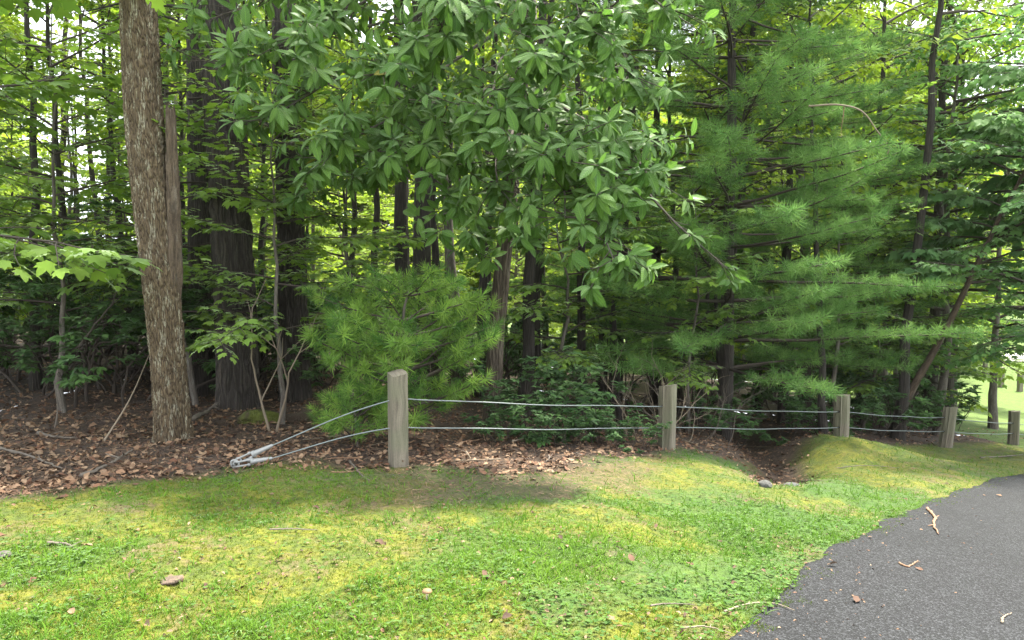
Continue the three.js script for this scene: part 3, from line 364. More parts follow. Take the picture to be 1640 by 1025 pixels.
//@@MAPLES
// ---------------------------------------------------------------- lobed-leaf saplings and trees
const GREEN = [[0.11, 0.205, 0.028], [0.2, 0.315, 0.036]], LIGHT = [[0.17, 0.28, 0.02], [0.3, 0.4, 0.03]], DEEP = [[0.075, 0.18, 0.045], [0.15, 0.28, 0.065]], PALE = [[0.1, 0.22, 0.07], [0.18, 0.31, 0.1]];
{
  const sap = (seed, o) => broadleaf({ seed, H: 4.6, r: 0.035, b0: 0.22, nB: 20, L: 1.7, subs: 13, twig: 0.6, leaves: 8, size: 0.125, tpls: T.maple, cols: [[0.12, 0.23, 0.03], [0.22, 0.35, 0.04]], rise: 0.12, droop: 0.15, flat: 0.5, hang: 0.3, stalk: 0.35, bare: 0.15, ...o });
  const A = sap(61), B = sap(62, { H: 3.8, nB: 17, L: 1.5 }), C = sap(63, { H: 6.5, r: 0.06, nB: 26, L: 2.2, b0: 0.25, size: 0.12 });
  const spots = [[A, -5.2, -8.6, 0.3, 1, 'maple sapling with flat layered leaves left of the flaky trunk'], [A, -6.1, -6.9, 2.4, 1.5, 'maple sapling whose bright leaves reach in above the litter branches'], [B, -3.9, -9.2, 2, 1, 'maple sapling spreading flat leaf sprays behind the flaky trunk'], [A, -2.55, -8.1, 3.6, 0.82, 'small maple sapling before the thick blackish trunk'], [B, -7.3, -10.2, 1, 1.15, 'maple sapling at the far left edge of the thicket'], [A, -2.0, -9.6, 5, 0.92, 'maple sapling between the blackish trunk and the young pine'], [C, -5.6, -12.2, 1.4, 1, 'taller maple sapling deep in the laurel thicket'], [B, 0.55, -10.6, 4.4, 0.95, 'maple sapling behind the young pine under the large leaves'], [A, 2.6, -10.9, 0.9, 0.8, 'maple sapling beside the tall feathery pine'], [C, 5.9, -13.4, 2.2, 0.8, 'maple sapling behind the third post'], [C, 7.9, -15.6, 3.7, 0.85, 'maple sapling below the leaning pale stem'], [B, 9.3, -16.2, 0.6, 1.1, 'maple sapling at the gully between the last two posts'], [C, 12.6, -21.5, 1.1, 0.75, 'maple sapling at the edge of the far sunlit lawn'], [C, 16.2, -25, 4.1, 0.8, 'maple sapling standing on the far lawn by the dark posts'], [B, 6.7, -14.2, 5.1, 1, 'bushy maple sapling between the third and fourth posts']];
  const made = new Map(); for (const [g, x, z, a, s, label] of spots) { let o; if (!made.has(g)) { o = treeThing('maple_sapling', label, g, M.grey, 'maple saplings at the wood edge'); made.set(g, o); } else o = copy(made.get(g), label); put(o, x, z, a, s); }
  // the pale leaning stem and the leafy maple on the right
  const R1 = broadleaf({ seed: 71, H: 6.6, r: 0.075, lean: [0.44, 0.06], b0: 0.42, nB: 34, L: 1.9, subs: 14, twig: 0.6, leaves: 8, size: 0.2, tpls: T.maple, cols: PALE, rise: 0.15, droop: 0.3, flat: 0.9, hang: 0.55, stalk: 0.35, wobble: 0.04 });
  const m1 = treeThing('leaning_maple', 'maple with pale stem leaning over the drive beyond the third post', R1, M.snag); { const q = at(1425, 640, 13.6); put(m1, q.x, q.z, 0); }
  const R2 = broadleaf({ seed: 72, H: 9, r: 0.1, b0: 0.2, nB: 40, L: 2.8, subs: 15, twig: 0.75, leaves: 8, size: 0.14, tpls: T.maple, cols: DEEP, rise: 0.1, droop: 0.35, flat: 0.7, hang: 0.4, stalk: 0.35 });
  const m2 = treeThing('lawn_maple', 'maple with dark straight trunk on the mossy slope behind the last post', R2, M.grey); { const q = at(1593, 640, 19); put(m2, q.x, q.z, 1); }
  const m3 = copy(m2, 'spreading maple whose boughs fill the space above the fourth post'); { const q = at(1505, 640, 15.2); put(m3, q.x, q.z, 2.9, 0.95); }
  const m4 = copy(m2, 'maple overhanging the drive with pale bluish leaves'); { const q = at(1720, 640, 12.4); put(m4, q.x, q.z, 4.6, 0.9); }
}
//@@FOREST
// ---------------------------------------------------------------- the wood behind
{
  const protos = [
    broadleaf({ seed: 101, H: 14, r: 0.17, b0: 0.45, nB: 26, L: 3.2, subs: 11, twig: 0.95, leaves: 9, size: 0.16, tpls: T.ovate, cols: GREEN, rise: 0.3, flat: 0.7, hang: 0.4 }),
    broadleaf({ seed: 102, H: 12, r: 0.13, b0: 0.34, nB: 24, L: 2.8, subs: 10, twig: 0.95, leaves: 8, size: 0.17, tpls: T.ovate, cols: LIGHT, rise: 0.25, flat: 0.7, hang: 0.4, lean: [0.05, 0] }),
    broadleaf({ seed: 103, H: 8.5, r: 0.08, b0: 0.2, nB: 24, L: 2.3, subs: 9, twig: 0.85, leaves: 8, size: 0.16, tpls: T.maple, cols: LIGHT, rise: 0.15, flat: 0.6, hang: 0.35 }),
    broadleaf({ seed: 104, H: 6.5, r: 0.055, b0: 0.12, nB: 22, L: 2.1, subs: 9, twig: 0.8, leaves: 8, size: 0.15, tpls: T.maple, cols: LIGHT, rise: 0.1, flat: 0.55, hang: 0.35, lean: [-0.06, 0.03] }),
    broadleaf({ seed: 105, H: 11, r: 0.085, b0: 0.6, nB: 14, L: 1.9, subs: 8, twig: 0.8, leaves: 8, size: 0.16, tpls: T.ovate, cols: LIGHT, rise: 0.35, flat: 0.6, lean: [0.03, 0.02] }),
    broadleaf({ seed: 106, H: 13, r: 0.15, b0: 0.08, nB: 52, L: 3.4, subs: 13, twig: 1.2, leaves: 11, size: 0.36, tpls: T.ovate, cols: LIGHT, rise: 0.3, flat: 0.8, hang: 0.4, profile: (h) => 1.1 - 0.6 * h }),
  ];
  const kinds = [['forest_tree', 'tall dark-trunked broadleaf tree standing deep in the wood', M.dark], ['forest_tree', 'tall yellow-green broadleaf tree standing deep in the wood', M.grey], ['understorey_tree', 'middling yellow-green understorey tree deep in the wood', M.grey], ['understorey_tree', 'low spreading understorey tree deep in the wood', M.grey], ['pole_tree', 'slender bare-stemmed young tree deep in the wood', M.dark], ['far_tree', 'full yellow-green tree beyond the clearing behind the wood', M.grey]];
  const base = protos.map((g, i) => treeThing(kinds[i][0], kinds[i][1], g, kinds[i][2], ['tall trees in the wood', 'tall yellow-green trees in the wood', 'understorey trees in the wood', 'low trees in the wood', 'slender trees in the wood', 'trees beyond the clearing'][i])), used = base.map(() => false);
  const add = (k, x, z, turn, s) => { const o = used[k] ? copy(base[k]) : base[k]; used[k] = true; put(o, x, z, turn, s); };
  // trunks that the photograph shows one by one: [kind, x, depth]
  const r = rng(7);
  for (const [k, px, d, s] of [[0, 640, 13, 0.9], [0, 668, 12, 1], [1, 735, 14, 0.9], [4, 763, 13, 1], [4, 705, 16, 1], [4, 836, 10.6, 1.1], [4, 850, 12, 1], [4, 935, 11.5, 0.9], [4, 985, 14, 1], [1, 1297, 15, 1], [4, 1378, 16, 1.1], [0, 1500, 17, 0.9], [4, 1525, 19, 1.2], [4, 52, 10.2, 0.8], [4, 172, 15, 0.8], [4, 215, 12, 0.7], [4, 130, 11, 0.7], [4, 600, 15, 1], [4, 560, 17, 1], [4, 880, 18, 1], [4, 1090, 17, 1], [4, 1440, 20, 1], [1, 1340, 21, 1.1], [1, 1420, 24, 1.2], [1, 1470, 18.5, 1], [2, 1530, 21, 1.2], [1, 1230, 22, 1.1], [1, 1180, 26, 1.2], [2, 1390, 18, 1.1]]) { const q = at(px, 500, d); add(k, q.x, q.z, r() * 6.28, s); }
  const spots = []; let tries = 0;
  const scatter = (n, d0, d1, kindsOf, gap, thin) => { let c = 0; while (c < n && tries++ < 9000) { const d = r.r(d0, d1), px = r.r(-220, 1720), x = (px - 820) / FOCAL * d, z = -d; if (px > 1470) continue; if (thin && px > 30 && px < 250) continue; if (spots.some(([a, b]) => Math.hypot(a - x, b - z) < gap)) continue; spots.push([x, z]); c++; add(pick(r, kindsOf), x, z, r() * 6.28, r.r(0.85, 1.2)); } };
  scatter(20, 12.5, 18, [4, 4, 4, 4, 3], 1.5); for (let i = 0; i < 26; i++) { const d = r.r(10.5, 19), px = r.r(-40, 1440), x = (px - 820) / FOCAL * d; add(4, x, -d, r() * 6.28, r.r(0.5, 0.72)); }
  scatter(12, 18, 23, [4, 4, 3, 2], 2.0, true); scatter(34, 23, 32, [2, 3, 3, 1], 2.0, true);
  for (let i = 0; i < 56; i++) { const d = r.r(36, 54), px = lerp(-330, 1500, (i + r()) / 56), x = (px - 820) / FOCAL * d; add(5, x, -d, r() * 6.28, px > 20 && px < 270 ? r.r(0.42, 0.55) : r.r(1.05, 1.6)); }
  for (let i = 0; i < 12; i++) { const d = r.r(60, 76), px = lerp(1450, 1950, (i + r()) / 12), x = (px - 820) / FOCAL * d; add(5, x, -d, r() * 6.28, r.r(1.0, 1.5)); }
}
//@@SHRUBS
// ---------------------------------------------------------------- laurel thicket, shrubs, bare saplings
function laurel(o) { const r = rng(o.seed), LB = new Buf(4096), F = new Buf(16384), stems = []; const grow = (p, d, L, rad, depth) => { const n = 9, pts = wander(p, d, L, n, r, o.twist, 0.15); if (depth === 0) stems.push([pts, rad]); else LB.tube(pts, taper(n, rad, rad * 0.45), depth < 2 ? 6 : 4, { cap: false }); if (depth < o.depth) { const k = 2 + r.i(2); for (let i = 0; i < k; i++) { const t = r.r(0.4, 1); grow(ptOn(pts, i ? t : 1), dirOn(pts, t).add(V(r.s(0.8), r.r(-0.2, 0.6), r.s(0.8))), L * r.r(0.45, 0.75), rad * 0.55, depth + 1); } } if (depth >= o.depth - (o.leafy ?? 0)) for (let w = 0; w < (o.whorls ?? 1); w++) { const q = ptOn(pts, w ? r.r(0.4, 1) : 1), dd = dirOn(pts, 1), nl = o.nl + r.i(3); const c = mixc(o.cols[0], o.cols[1], r()); for (let l = 0; l < nl; l++) { const a = l * 2.4 + r() * 0.5, f = V(Math.cos(a), r.r(-0.2, 0.5), Math.sin(a)).addScaledVector(dd, 0.4); F.leaf(pick(r, T.ellip), q.x, q.y, q.z, f.x, f.y, f.z, r.s(0.4), 1, r.s(0.4), o.size * r.r(0.7, 1.2), c[0], c[1], c[2]); } } };
  for (let i = 0; i < o.stems; i++) { const a = i / o.stems * 6.28 + r(), s = r() * o.base; grow(V(Math.cos(a) * s, -0.12, Math.sin(a) * s), V(Math.cos(a) * o.spread, 1, Math.sin(a) * o.spread), o.L * r.r(0.7, 1.15), o.r * r.r(0.6, 1.2), 0); }
  return { stems: stems.map(([p, rad]) => tubeGeo(p, taper(p.length, rad, rad * 0.5), 7)), limbs: LB.geo(), foliage: F.geo() }; }
function shrubThing(name, label, g, group, category = 'shrub', mat = M.twig) { const t = thing(name, label, category, group); g.stems.forEach((s) => part('stem', s, mat, t)); part('limbs', g.limbs, mat, t, 'stuff'); if (g.foliage.index.count) part('foliage', g.foliage, M.gloss, t, 'stuff'); return t; }
{
  const LC = [[0.05, 0.12, 0.03], [0.1, 0.2, 0.045]];
  const g = [81, 82, 83].map((seed) => laurel({ seed, stems: 9, base: 0.6, spread: 0.5, L: 1.2, r: 0.022, twist: 0.42, depth: 3, nl: 6, size: 0.1, cols: LC, whorls: 4 }));
  const made = []; const r = rng(8);
  const list = [[-6.4, -9.6], [-5.6, -10.4], [-4.9, -9.6], [-4.2, -10.6], [-6.2, -11.4], [-7.5, -10.9], [-5.1, -11.6], [-3.5, -11.6], [-2.6, -11.2], [-7.6, -12.6], [-6.4, -13.2], [-4.4, -13], [-8.6, -11.8], [-9.4, -13.4], [-1.7, -12.2], [-5.4, -14.3], [-7.2, -14.6], [-8.4, -15.2], [-6.2, -16], [-4.2, -15.4], [-2.8, -13.2], [-3.2, -16.2], [-9.8, -15.6], [0.4, -14.2], [1.8, -13.6], [-1.4, -15.4], [4.3, -15.8], [-0.6, -13.2], [3, -13], [5.2, -14.4], [6.6, -15.6], [8.2, -17], [7.2, -14.9]];
  list.forEach(([x, z], i) => { const k = i % 3; let o; if (!made[k]) o = made[k] = shrubThing('laurel_shrub', 'twisted dark-stemmed laurel shrub in the thicket under the trees', g[k], 'laurel thicket'); else o = copy(made[k]); put(o, x + r.s(0.2), z + r.s(0.2), r() * 6.28, r.r(0.85, 1.2)); });
  // glossy low shrubs behind the cables
  const lowG = [84, 85].map((seed) => laurel({ seed, stems: 7, base: 0.3, spread: 0.8, L: 0.5, r: 0.01, twist: 0.22, depth: 2, nl: 7, size: 0.1, cols: [[0.04, 0.105, 0.025], [0.09, 0.18, 0.04]], whorls: 2, leafy: 1 }));
  const s0 = []; const low = [[-0.1, -7.95, 0.6, 'glossy shrub right behind the cables beside the young pine'], [0.4, -8.0, 0.7, 'leafy glossy shrub touching the lower cable'], [0.95, -8.05, 0.55, 'round glossy shrub behind the middle of the cable span'], [0.15, -8.4, 1.15, 'glossy dark green shrub behind the cables next to the young pine'], [0.75, -8.6, 1.1, 'glossy shrub at the foot of the large-leaved tree'], [1.15, -8.35, 0.6, 'low glossy shrub between young pine and second post'], [0.6, -7.75, 0.42, 'knee-high glossy shrublet on the leaf litter under the cables'], [1.3, -8.0, 0.45, 'small glossy shrublet close to the second post'], [3.0, -10.6, 0.85, 'leafy shrub above the ditch behind the second post'], [5.4, -12.2, 1.1, 'leafy shrub behind the third post'], [6.3, -13.2, 1.2, 'leafy shrub between third and fourth posts'], [4.5, -12.2, 0.9, 'leafy shrub behind the mossy mound'], [8.2, -15.2, 1.1, 'leafy shrub behind the fourth post'], [9.8, -17.2, 1.5, 'large leafy shrub hiding the far lawn'], [11.2, -19.4, 1.5, 'leafy shrub beside the straight maple trunk'], [7.0, -14.2, 1.3, 'dense leafy shrub at the foot of the leaning maple']];
  low.forEach(([x, z, s, label], i) => { const k = i % 2; let o; if (!s0[k]) o = s0[k] = shrubThing('glossy_shrub', label, lowG[k]); else o = copy(s0[k], label); put(o, x, z, i * 1.7, s); });
  // leafless saplings
  const bare = (seed, o) => laurel({ seed, stems: 1, base: 0, spread: 0.1, L: 1.0, r: 0.014, twist: 0.1, depth: 2, nl: 0, size: 0.05, cols: LC, whorls: 0, ...o });
  put(shrubThing('bare_sapling', 'pale leafless forked sapling in front of the mossy log', laurel({ seed: 90, stems: 2, base: 0.02, spread: 0.3, L: 0.95, r: 0.016, twist: 0.1, depth: 2, nl: 0, size: 0.05, cols: LC, whorls: 0 }), undefined, 'sapling', M.deadTwig), at(437, 690, 7.6).x, -7.6, 0.4, 1);
  const st = (label, a, b, d, rad, mat, name = 'leaning_stick') => { const p = ground(...a), e = at(b[0], b[1], d), r2 = rng(a[0]); const m = p.clone().lerp(e, 0.5).add(V(0.04, -0.03, 0)); const pts = new THREE.CatmullRomCurve3([p.setY(p.y - 0.05), m, e]).getSpacedPoints(12); return top(name, tubeGeo(pts, taper(13, rad, rad * 0.3), 6), mat, label, 'stick'); };
  st('thin crooked stick leaning beside the flaky trunk', [157, 712], [240, 566], 7.4, 0.011, M.deadTwig);
  st('short upright dead stick among the leaf litter', [86, 690], [86, 610], 8, 0.012, M.stickGrey);
  st('dead twig leaning away from the second post', [1085, 690], [1108, 625], 9, 0.008, M.deadTwig);
  // grey dead brush behind the second cable span
  const br = [93, 94].map((s) => laurel({ seed: s, stems: 9, base: 0.5, spread: 0.9, L: 0.7, r: 0.009, twist: 0.22, depth: 2, nl: 0, size: 0.05, cols: LC, whorls: 0 }));
  put(shrubThing('dead_brush', 'tangle of grey dead twigs behind the second post', br[0], undefined, 'brush', M.deadTwig), 1.75, -9.3, 0, 1); put(shrubThing('dead_brush', 'tangle of dead twigs over the ditch behind the cables', br[1], undefined, 'brush', M.stickGrey), 2.4, -9.8, 1, 1);
  // hanging dead limb
  const limb = new Buf(256), L0 = [at(1295, 170, 9.6), at(1345, 168, 9.5), at(1380, 178, 9.4), at(1405, 210, 9.4), at(1424, 236, 9.4), at(1421, 247, 9.4)]; limb.tube(new THREE.CatmullRomCurve3(L0).getSpacedPoints(24), taper(25, 0.014, 0.006), 6); const dt = thing('dead_limb', 'bare tan dead limb curving out of the feathery pine', 'branch'); part('limb', limb.geo(), M.deadTwig, dt); part('side_twig', tubeGeo(wander(at(1352, 170, 9.5), V(-0.15, -1, 0), 0.4, 7, rng(4), 0.1), taper(7, 0.006, 0.002), 4), M.stickTan, dt);
  // mossy log
  const lp = new THREE.CatmullRomCurve3([at(380, 702, 8.0), at(425, 690, 8.1), at(470, 690, 8.3), at(540, 672, 8.7)].map((p) => p.setY(H(p.x, p.z) + 0.03))).getSpacedPoints(60);
  const lg = tubeGeo(lp, lp.map((_, i) => (0.085 + 0.02 * Math.sin(i * 0.2)) * Math.min(1, 0.25 + i * 0.12, 0.25 + (60 - i) * 0.12)), 30, { disp: (u, v, th) => (fbm(v * 7, th * 2.2, 3) - 0.5) * 0.09 });
  { const n = lg.attributes.position.count, nr = lg.attributes.normal; const c = lg.attributes.color; for (let i = 0; i < n; i++) { const p = lg.attributes.position; const k = sstep(0.42, 0.6, fbm(p.getX(i) * 5, p.getZ(i) * 7 + p.getY(i) * 5, 3)); c.setXYZ(i, lerp(0.05, 0.085, k), lerp(0.035, 0.1, k), lerp(0.022, 0.015, k)); } }
  top('mossy_log', lg, new THREE.MeshStandardMaterial({ vertexColors: true, roughness: 1, bumpMap: grainBump, bumpScale: 0.02 }), 'rotting log patched with green moss below the dark trunks', 'log');
}
//@@FENCE
// ---------------------------------------------------------------- cable fence
const woodMap = tex(256, 1024, (i, j, o) => { const u = i / 256, v = j / 1024; const w = u + (pn(u, v, 4, 6, 21) - 0.5) * 0.05; const g = 0.5 * pn(w, v, 40, 4, 22) + 0.3 * pn(w, v, 110, 8, 23) + 0.2 * pn(u, v, 128, 200, 24); const gr = pn(u, v, 3, 5, 25); const kx = (u % 0.25) - 0.14, ky = v - 0.7 - 0.1 * Math.floor(u * 4); const kn = Math.exp(-(kx * kx * 4000 + ky * ky * 9000)); const a = [0.085, 0.071, 0.052], b = [0.215, 0.187, 0.138]; mix3(o, a, b, clamp(g * 1.5 - 0.25, 0, 1)); mix3(o, o, [0.13, 0.145, 0.08], 0.35 * sstep(0.5, 0.8, gr)); mix3(o, o, [0.09, 0.055, 0.035], kn); for (let c = 0; c < 3; c++) o[c] = toS(o[c]); }, true);
const woodBump = tex(256, 1024, (i, j, o) => { const u = i / 256, v = j / 1024; const w = u + (pn(u, v, 4, 6, 21) - 0.5) * 0.05; o[0] = o[1] = o[2] = 0.6 * pn(w, v, 40, 4, 22) + 0.4 * pn(w, v, 110, 8, 23); });
const woodMat = new THREE.MeshStandardMaterial({ map: woodMap, bumpMap: woodBump, bumpScale: 0.006, roughness: 0.92 });
const holeMat = new THREE.MeshStandardMaterial({ color: new THREE.Color().setRGB(0.03, 0.022, 0.016), roughness: 1 });
const zinc = new THREE.MeshStandardMaterial({ color: new THREE.Color().setRGB(0.18, 0.205, 0.2), roughness: 0.55, metalness: 0.35 });
const zincPale = new THREE.MeshStandardMaterial({ color: new THREE.Color().setRGB(0.25, 0.25, 0.24), roughness: 0.55, metalness: 0.2, bumpMap: grainBump, bumpScale: 0.002 });
function postGeo(w, h, cut, crack, seed) { // square timber with worn corners, a drying crack and a slanted top; base at y = 0
  const r = rng(seed), out = [], hw = w / 2, c = 0.008; const side = (ax, az, bx, bz, crk) => { const n = 10; for (let i = 0; i < n; i++) { const t = i / n; out.push([lerp(ax, bx, t), lerp(az, bz, t), 0]); if (crk && i === crk) { const m = t + 0.05, dx = bx - ax, dz = bz - az, L = Math.hypot(dx, dz); out.push([lerp(ax, bx, m) , lerp(az, bz, m), 0], [lerp(ax, bx, m + 0.012) + dz / L * -0.045, lerp(az, bz, m + 0.012) + dx / L * 0.045, 1], [lerp(ax, bx, m + 0.03), lerp(az, bz, m + 0.03), 0]); } } };
  side(-hw + c, hw, hw - c, hw, crack[0]); side(hw, hw - c, hw, -hw + c, crack[1]); side(hw - c, -hw, -hw + c, -hw, 0); side(-hw, -hw + c, -hw, hw - c, crack[2]);
  const N = out.length, rows = 24, p = [], u = [], ix = []; let per = 0; const len = out.map((o, i) => { const b = out[(i + 1) % N]; const v = per; per += Math.min(0.03, Math.hypot(b[0] - o[0], b[1] - o[1])); return v; });
  for (let j = 0; j <= rows; j++) for (let i = 0; i <= N; i++) { const [x, z, deep] = out[i % N]; const topY = h + cut[0] * x + cut[1] * z; const y = lerp(-0.3, topY, j / rows); const wob = 1 + (vn(y * 5 + seed, i * 0.3) - 0.5) * 0.03; p.push(x * wob + (vn(y * 2, seed) - 0.5) * 0.004, y + (j === rows ? (vn(i * 0.9, seed) - 0.5) * 0.012 : 0), z * wob); u.push((i === N ? per : len[i]) / per + seed * 0.13, y); }
  for (let j = 0; j < rows; j++) for (let i = 0; i < N; i++) { const a = j * (N + 1) + i, b = a + N + 1; ix.push(a, a + 1, b, a + 1, b + 1, b); }
  const t0 = p.length / 3; for (let i = 0; i < N; i++) { const k = (rows * (N + 1) + i) * 3; p.push(p[k], p[k + 1], p[k + 2]); u.push(p[k] * 2 + 0.3, p[k + 2] * 2); } const cc = p.length / 3; p.push(0, h, 0); u.push(0.3, 0); for (let i = 0; i < N; i++) ix.push(t0 + i, t0 + (i + 1) % N, cc);
  const g = new THREE.BufferGeometry(); g.setAttribute('position', new THREE.Float32BufferAttribute(p, 3)); g.setAttribute('uv', new THREE.Float32BufferAttribute(u, 2)); g.setIndex(ix); const f = g.toNonIndexed(); f.computeVertexNormals(); return f; }
const POSTS = [ // x of the base, y base, y top, depth, turn, lean, top cut, cracks, cable heights (upper, lower) at the photograph's x
  { px: 638, base: 737, top: 594, d: 6.4, w: 0.14, turn: 0.52, lean: 0, cut: [0.18, -0.22], crack: [0, 0, 0], cab: [638, 684], label: 'weathered grey square post where the cables slant down to the anchor' },
  { px: 1069, base: 728, top: 615, d: 8.3, w: 0.145, turn: -0.62, lean: 0.01, cut: [0.2, 0.02], crack: [3, 0, 5], cab: [650.5, 684], label: 'weathered fence post with a long vertical crack on the bank above the ditch' },
  { px: 1348, base: 712, top: 631, d: 10.7, w: 0.165, turn: -0.68, lean: 0.0, cut: [0.03, 0.02], crack: [5, 0, 4], cab: [659.5, 684.5], label: 'upright weathered post standing on the mossy mound' },
  { px: 1515, base: 723, top: 650, d: 12.7, w: 0.165, turn: -0.66, lean: 0.1, cut: [0.25, 0.05], crack: [4, 0, 5], cab: [669, 691], label: 'weathered fence post leaning to one side' },
  { px: 1624, base: 716, top: 657, d: 15, w: 0.155, turn: -0.7, lean: 0.0, cut: [0.06, 0.0], crack: [0, 0, 4], cab: [678, 694.5], label: 'last weathered post at the leafy gully before the maple' }];
const upper = [], lower = [];
for (const [i, q] of POSTS.entries()) {
  const b = at(q.px, q.base, q.d), hgt = (q.base - q.top) / FOCAL * q.d; const t = thing('fence_post', q.label, 'fence post', 'posts of the cable fence'); t.position.copy(b); t.rotation.set(0, q.turn, -q.lean, 'ZYX');
  part('timber', postGeo(q.w, hgt, q.cut, q.crack, 3 + i), woodMat, t);
  const pu = at(q.px, q.cab[0], q.d), pl = at(q.px, q.cab[1], q.d); upper.push(pu); lower.push(pl);
  t.updateMatrixWorld(true);
}
const anchor = ground(377, 749);
upper.push(at(1760, 693, 18.2)); lower.push(at(1760, 708, 18.2));
function cable(name, pts, label, endFit) { const out = [endFit]; for (let i = 0; i < pts.length; i++) { const a = i ? pts[i - 1] : endFit, b = pts[i]; const n = 16; for (let k = 1; k <= n; k++) { const t = k / n, p = a.clone().lerp(b, t); p.y += i === 0 ? 0.04 * Math.sin(Math.PI * t) * (0.4 + t * 0.6) : -0.022 * Math.sin(Math.PI * t) - 0.004 * Math.sin(t * 14 + i); out.push(p); } } return top(name, tubeGeo(out, 0.0057, 8, { cap: true }), zinc, label, 'cable', 'fence cables'); }
function fitting(from, to, label) { // cast socket with twin rods and nuts, running down to the anchor
  const t = thing('cable_fitting', label, 'fitting', 'cable end fittings'); const d = to.clone().sub(from).normalize(), side = V(-d.y, d.x, 0).normalize(), L = from.distanceTo(to); const P = (s, o = 0, z = 0) => from.clone().addScaledVector(d, s * L).addScaledVector(side, o).add(V(0, 0, z));
  part('socket', tubeGeo([P(0), P(0.03), P(0.4), P(0.52), P(0.56)], [0.01, 0.015, 0.022, 0.024, 0.019], 14), zincPale, t);
  part('yoke', tubeGeo([P(0.54), P(0.6)], [0.03, 0.03], 6), zincPale, t);
  for (const o of [-0.02, 0.02]) { part('rod', tubeGeo([P(0.5, o, 0.01), P(0.97, o * 0.9, 0.01)], 0.0085, 8), zincPale, t); part('nut', tubeGeo([P(0.6, o, 0.01), P(0.66, o, 0.01)], 0.015, 6), zincPale, t); }
  const end = P(0.97); part('eye', new THREE.TorusGeometry(0.022, 0.009, 8, 18).translate(end.x, end.y, end.z), zincPale, t); }
{
  const aU = at(437, 713, 6.25), aL = at(436, 734, 6.22), e = anchor.clone().add(V(0.0, 0.035, 0));
  fitting(aU, e.clone().add(V(0.005, 0.012, -0.035)), 'upper pale metal cable fitting with twin rods at the anchor'); fitting(aL, e.clone().add(V(0.01, 0, 0.03)), 'lower pale metal cable fitting with twin rods at the anchor');
  cable('guard_cable', upper, 'upper steel cable strung through the fence posts', aU); cable('guard_cable', lower, 'lower steel cable strung through the fence posts', aL);
  const t = thing('ground_anchor', 'bent metal anchor hook rising from the leaf litter', 'anchor'); part('hook', tubeGeo(new THREE.CatmullRomCurve3([V(0.06, -0.2, 0), V(0.01, -0.02, 0), V(-0.03, 0.02, 0), V(-0.03, 0.055, 0), V(0.01, 0.06, 0), V(0.03, 0.03, 0)].map((p) => p.add(anchor))).getSpacedPoints(24), 0.011, 8), zincPale, t); part('pin', tubeGeo([e.clone().add(V(0, 0, -0.06)), e.clone().add(V(0, 0, 0.06))], 0.008, 8), zincPale, t);
  for (const [i, q] of POSTS.entries()) { const p = scene.children.find((c) => c.name === (i ? 'fence_post_' + String(i).padStart(3, '0') : 'fence_post')); for (const cab of [upper[i], lower[i]]) { const prev = i ? (cab === upper[i] ? upper : lower)[i - 1] : (cab === upper[i] ? aU : aL); const inv = p.matrixWorld.clone().invert(); const loc = cab.clone().applyMatrix4(inv), dl = prev.clone().sub(cab).normalize().transformDirection(inv); // hole rim where the cable enters
      const k = (q.w / 2) / Math.max(Math.abs(dl.x), Math.abs(dl.z)); const h0 = loc.clone().addScaledVector(dl, k + 0.001); const n = Math.abs(dl.x) > Math.abs(dl.z) ? V(Math.sign(dl.x), 0, 0) : V(0, 0, Math.sign(dl.z)); part('cable_hole', tubeGeo([h0.clone().addScaledVector(n, -0.02), h0.clone().addScaledVector(n, 0.0015)], 0.014, 12), holeMat, p.children[0]); } }
  // far short posts beyond the lawn
  for (const [px, py, pt, d, label] of [[1633, 633, 608, 30, 'short dark post on the far sunlit lawn beside the pale road'], [1603, 623, 597, 31, 'short dark post on the far lawn behind the maple trunk'], [1577, 612, 590, 36, 'short dark post half hidden by leaves on the far lawn']]) { const q = at(px, py, d); q.y = H(q.x, q.z); top('bollard_post', postGeo(0.17, (py - pt) / FOCAL * d + 0.15, [0.05, 0], [0, 0, 0], 5), woodMat, label, 'post').position.copy(q); }
}
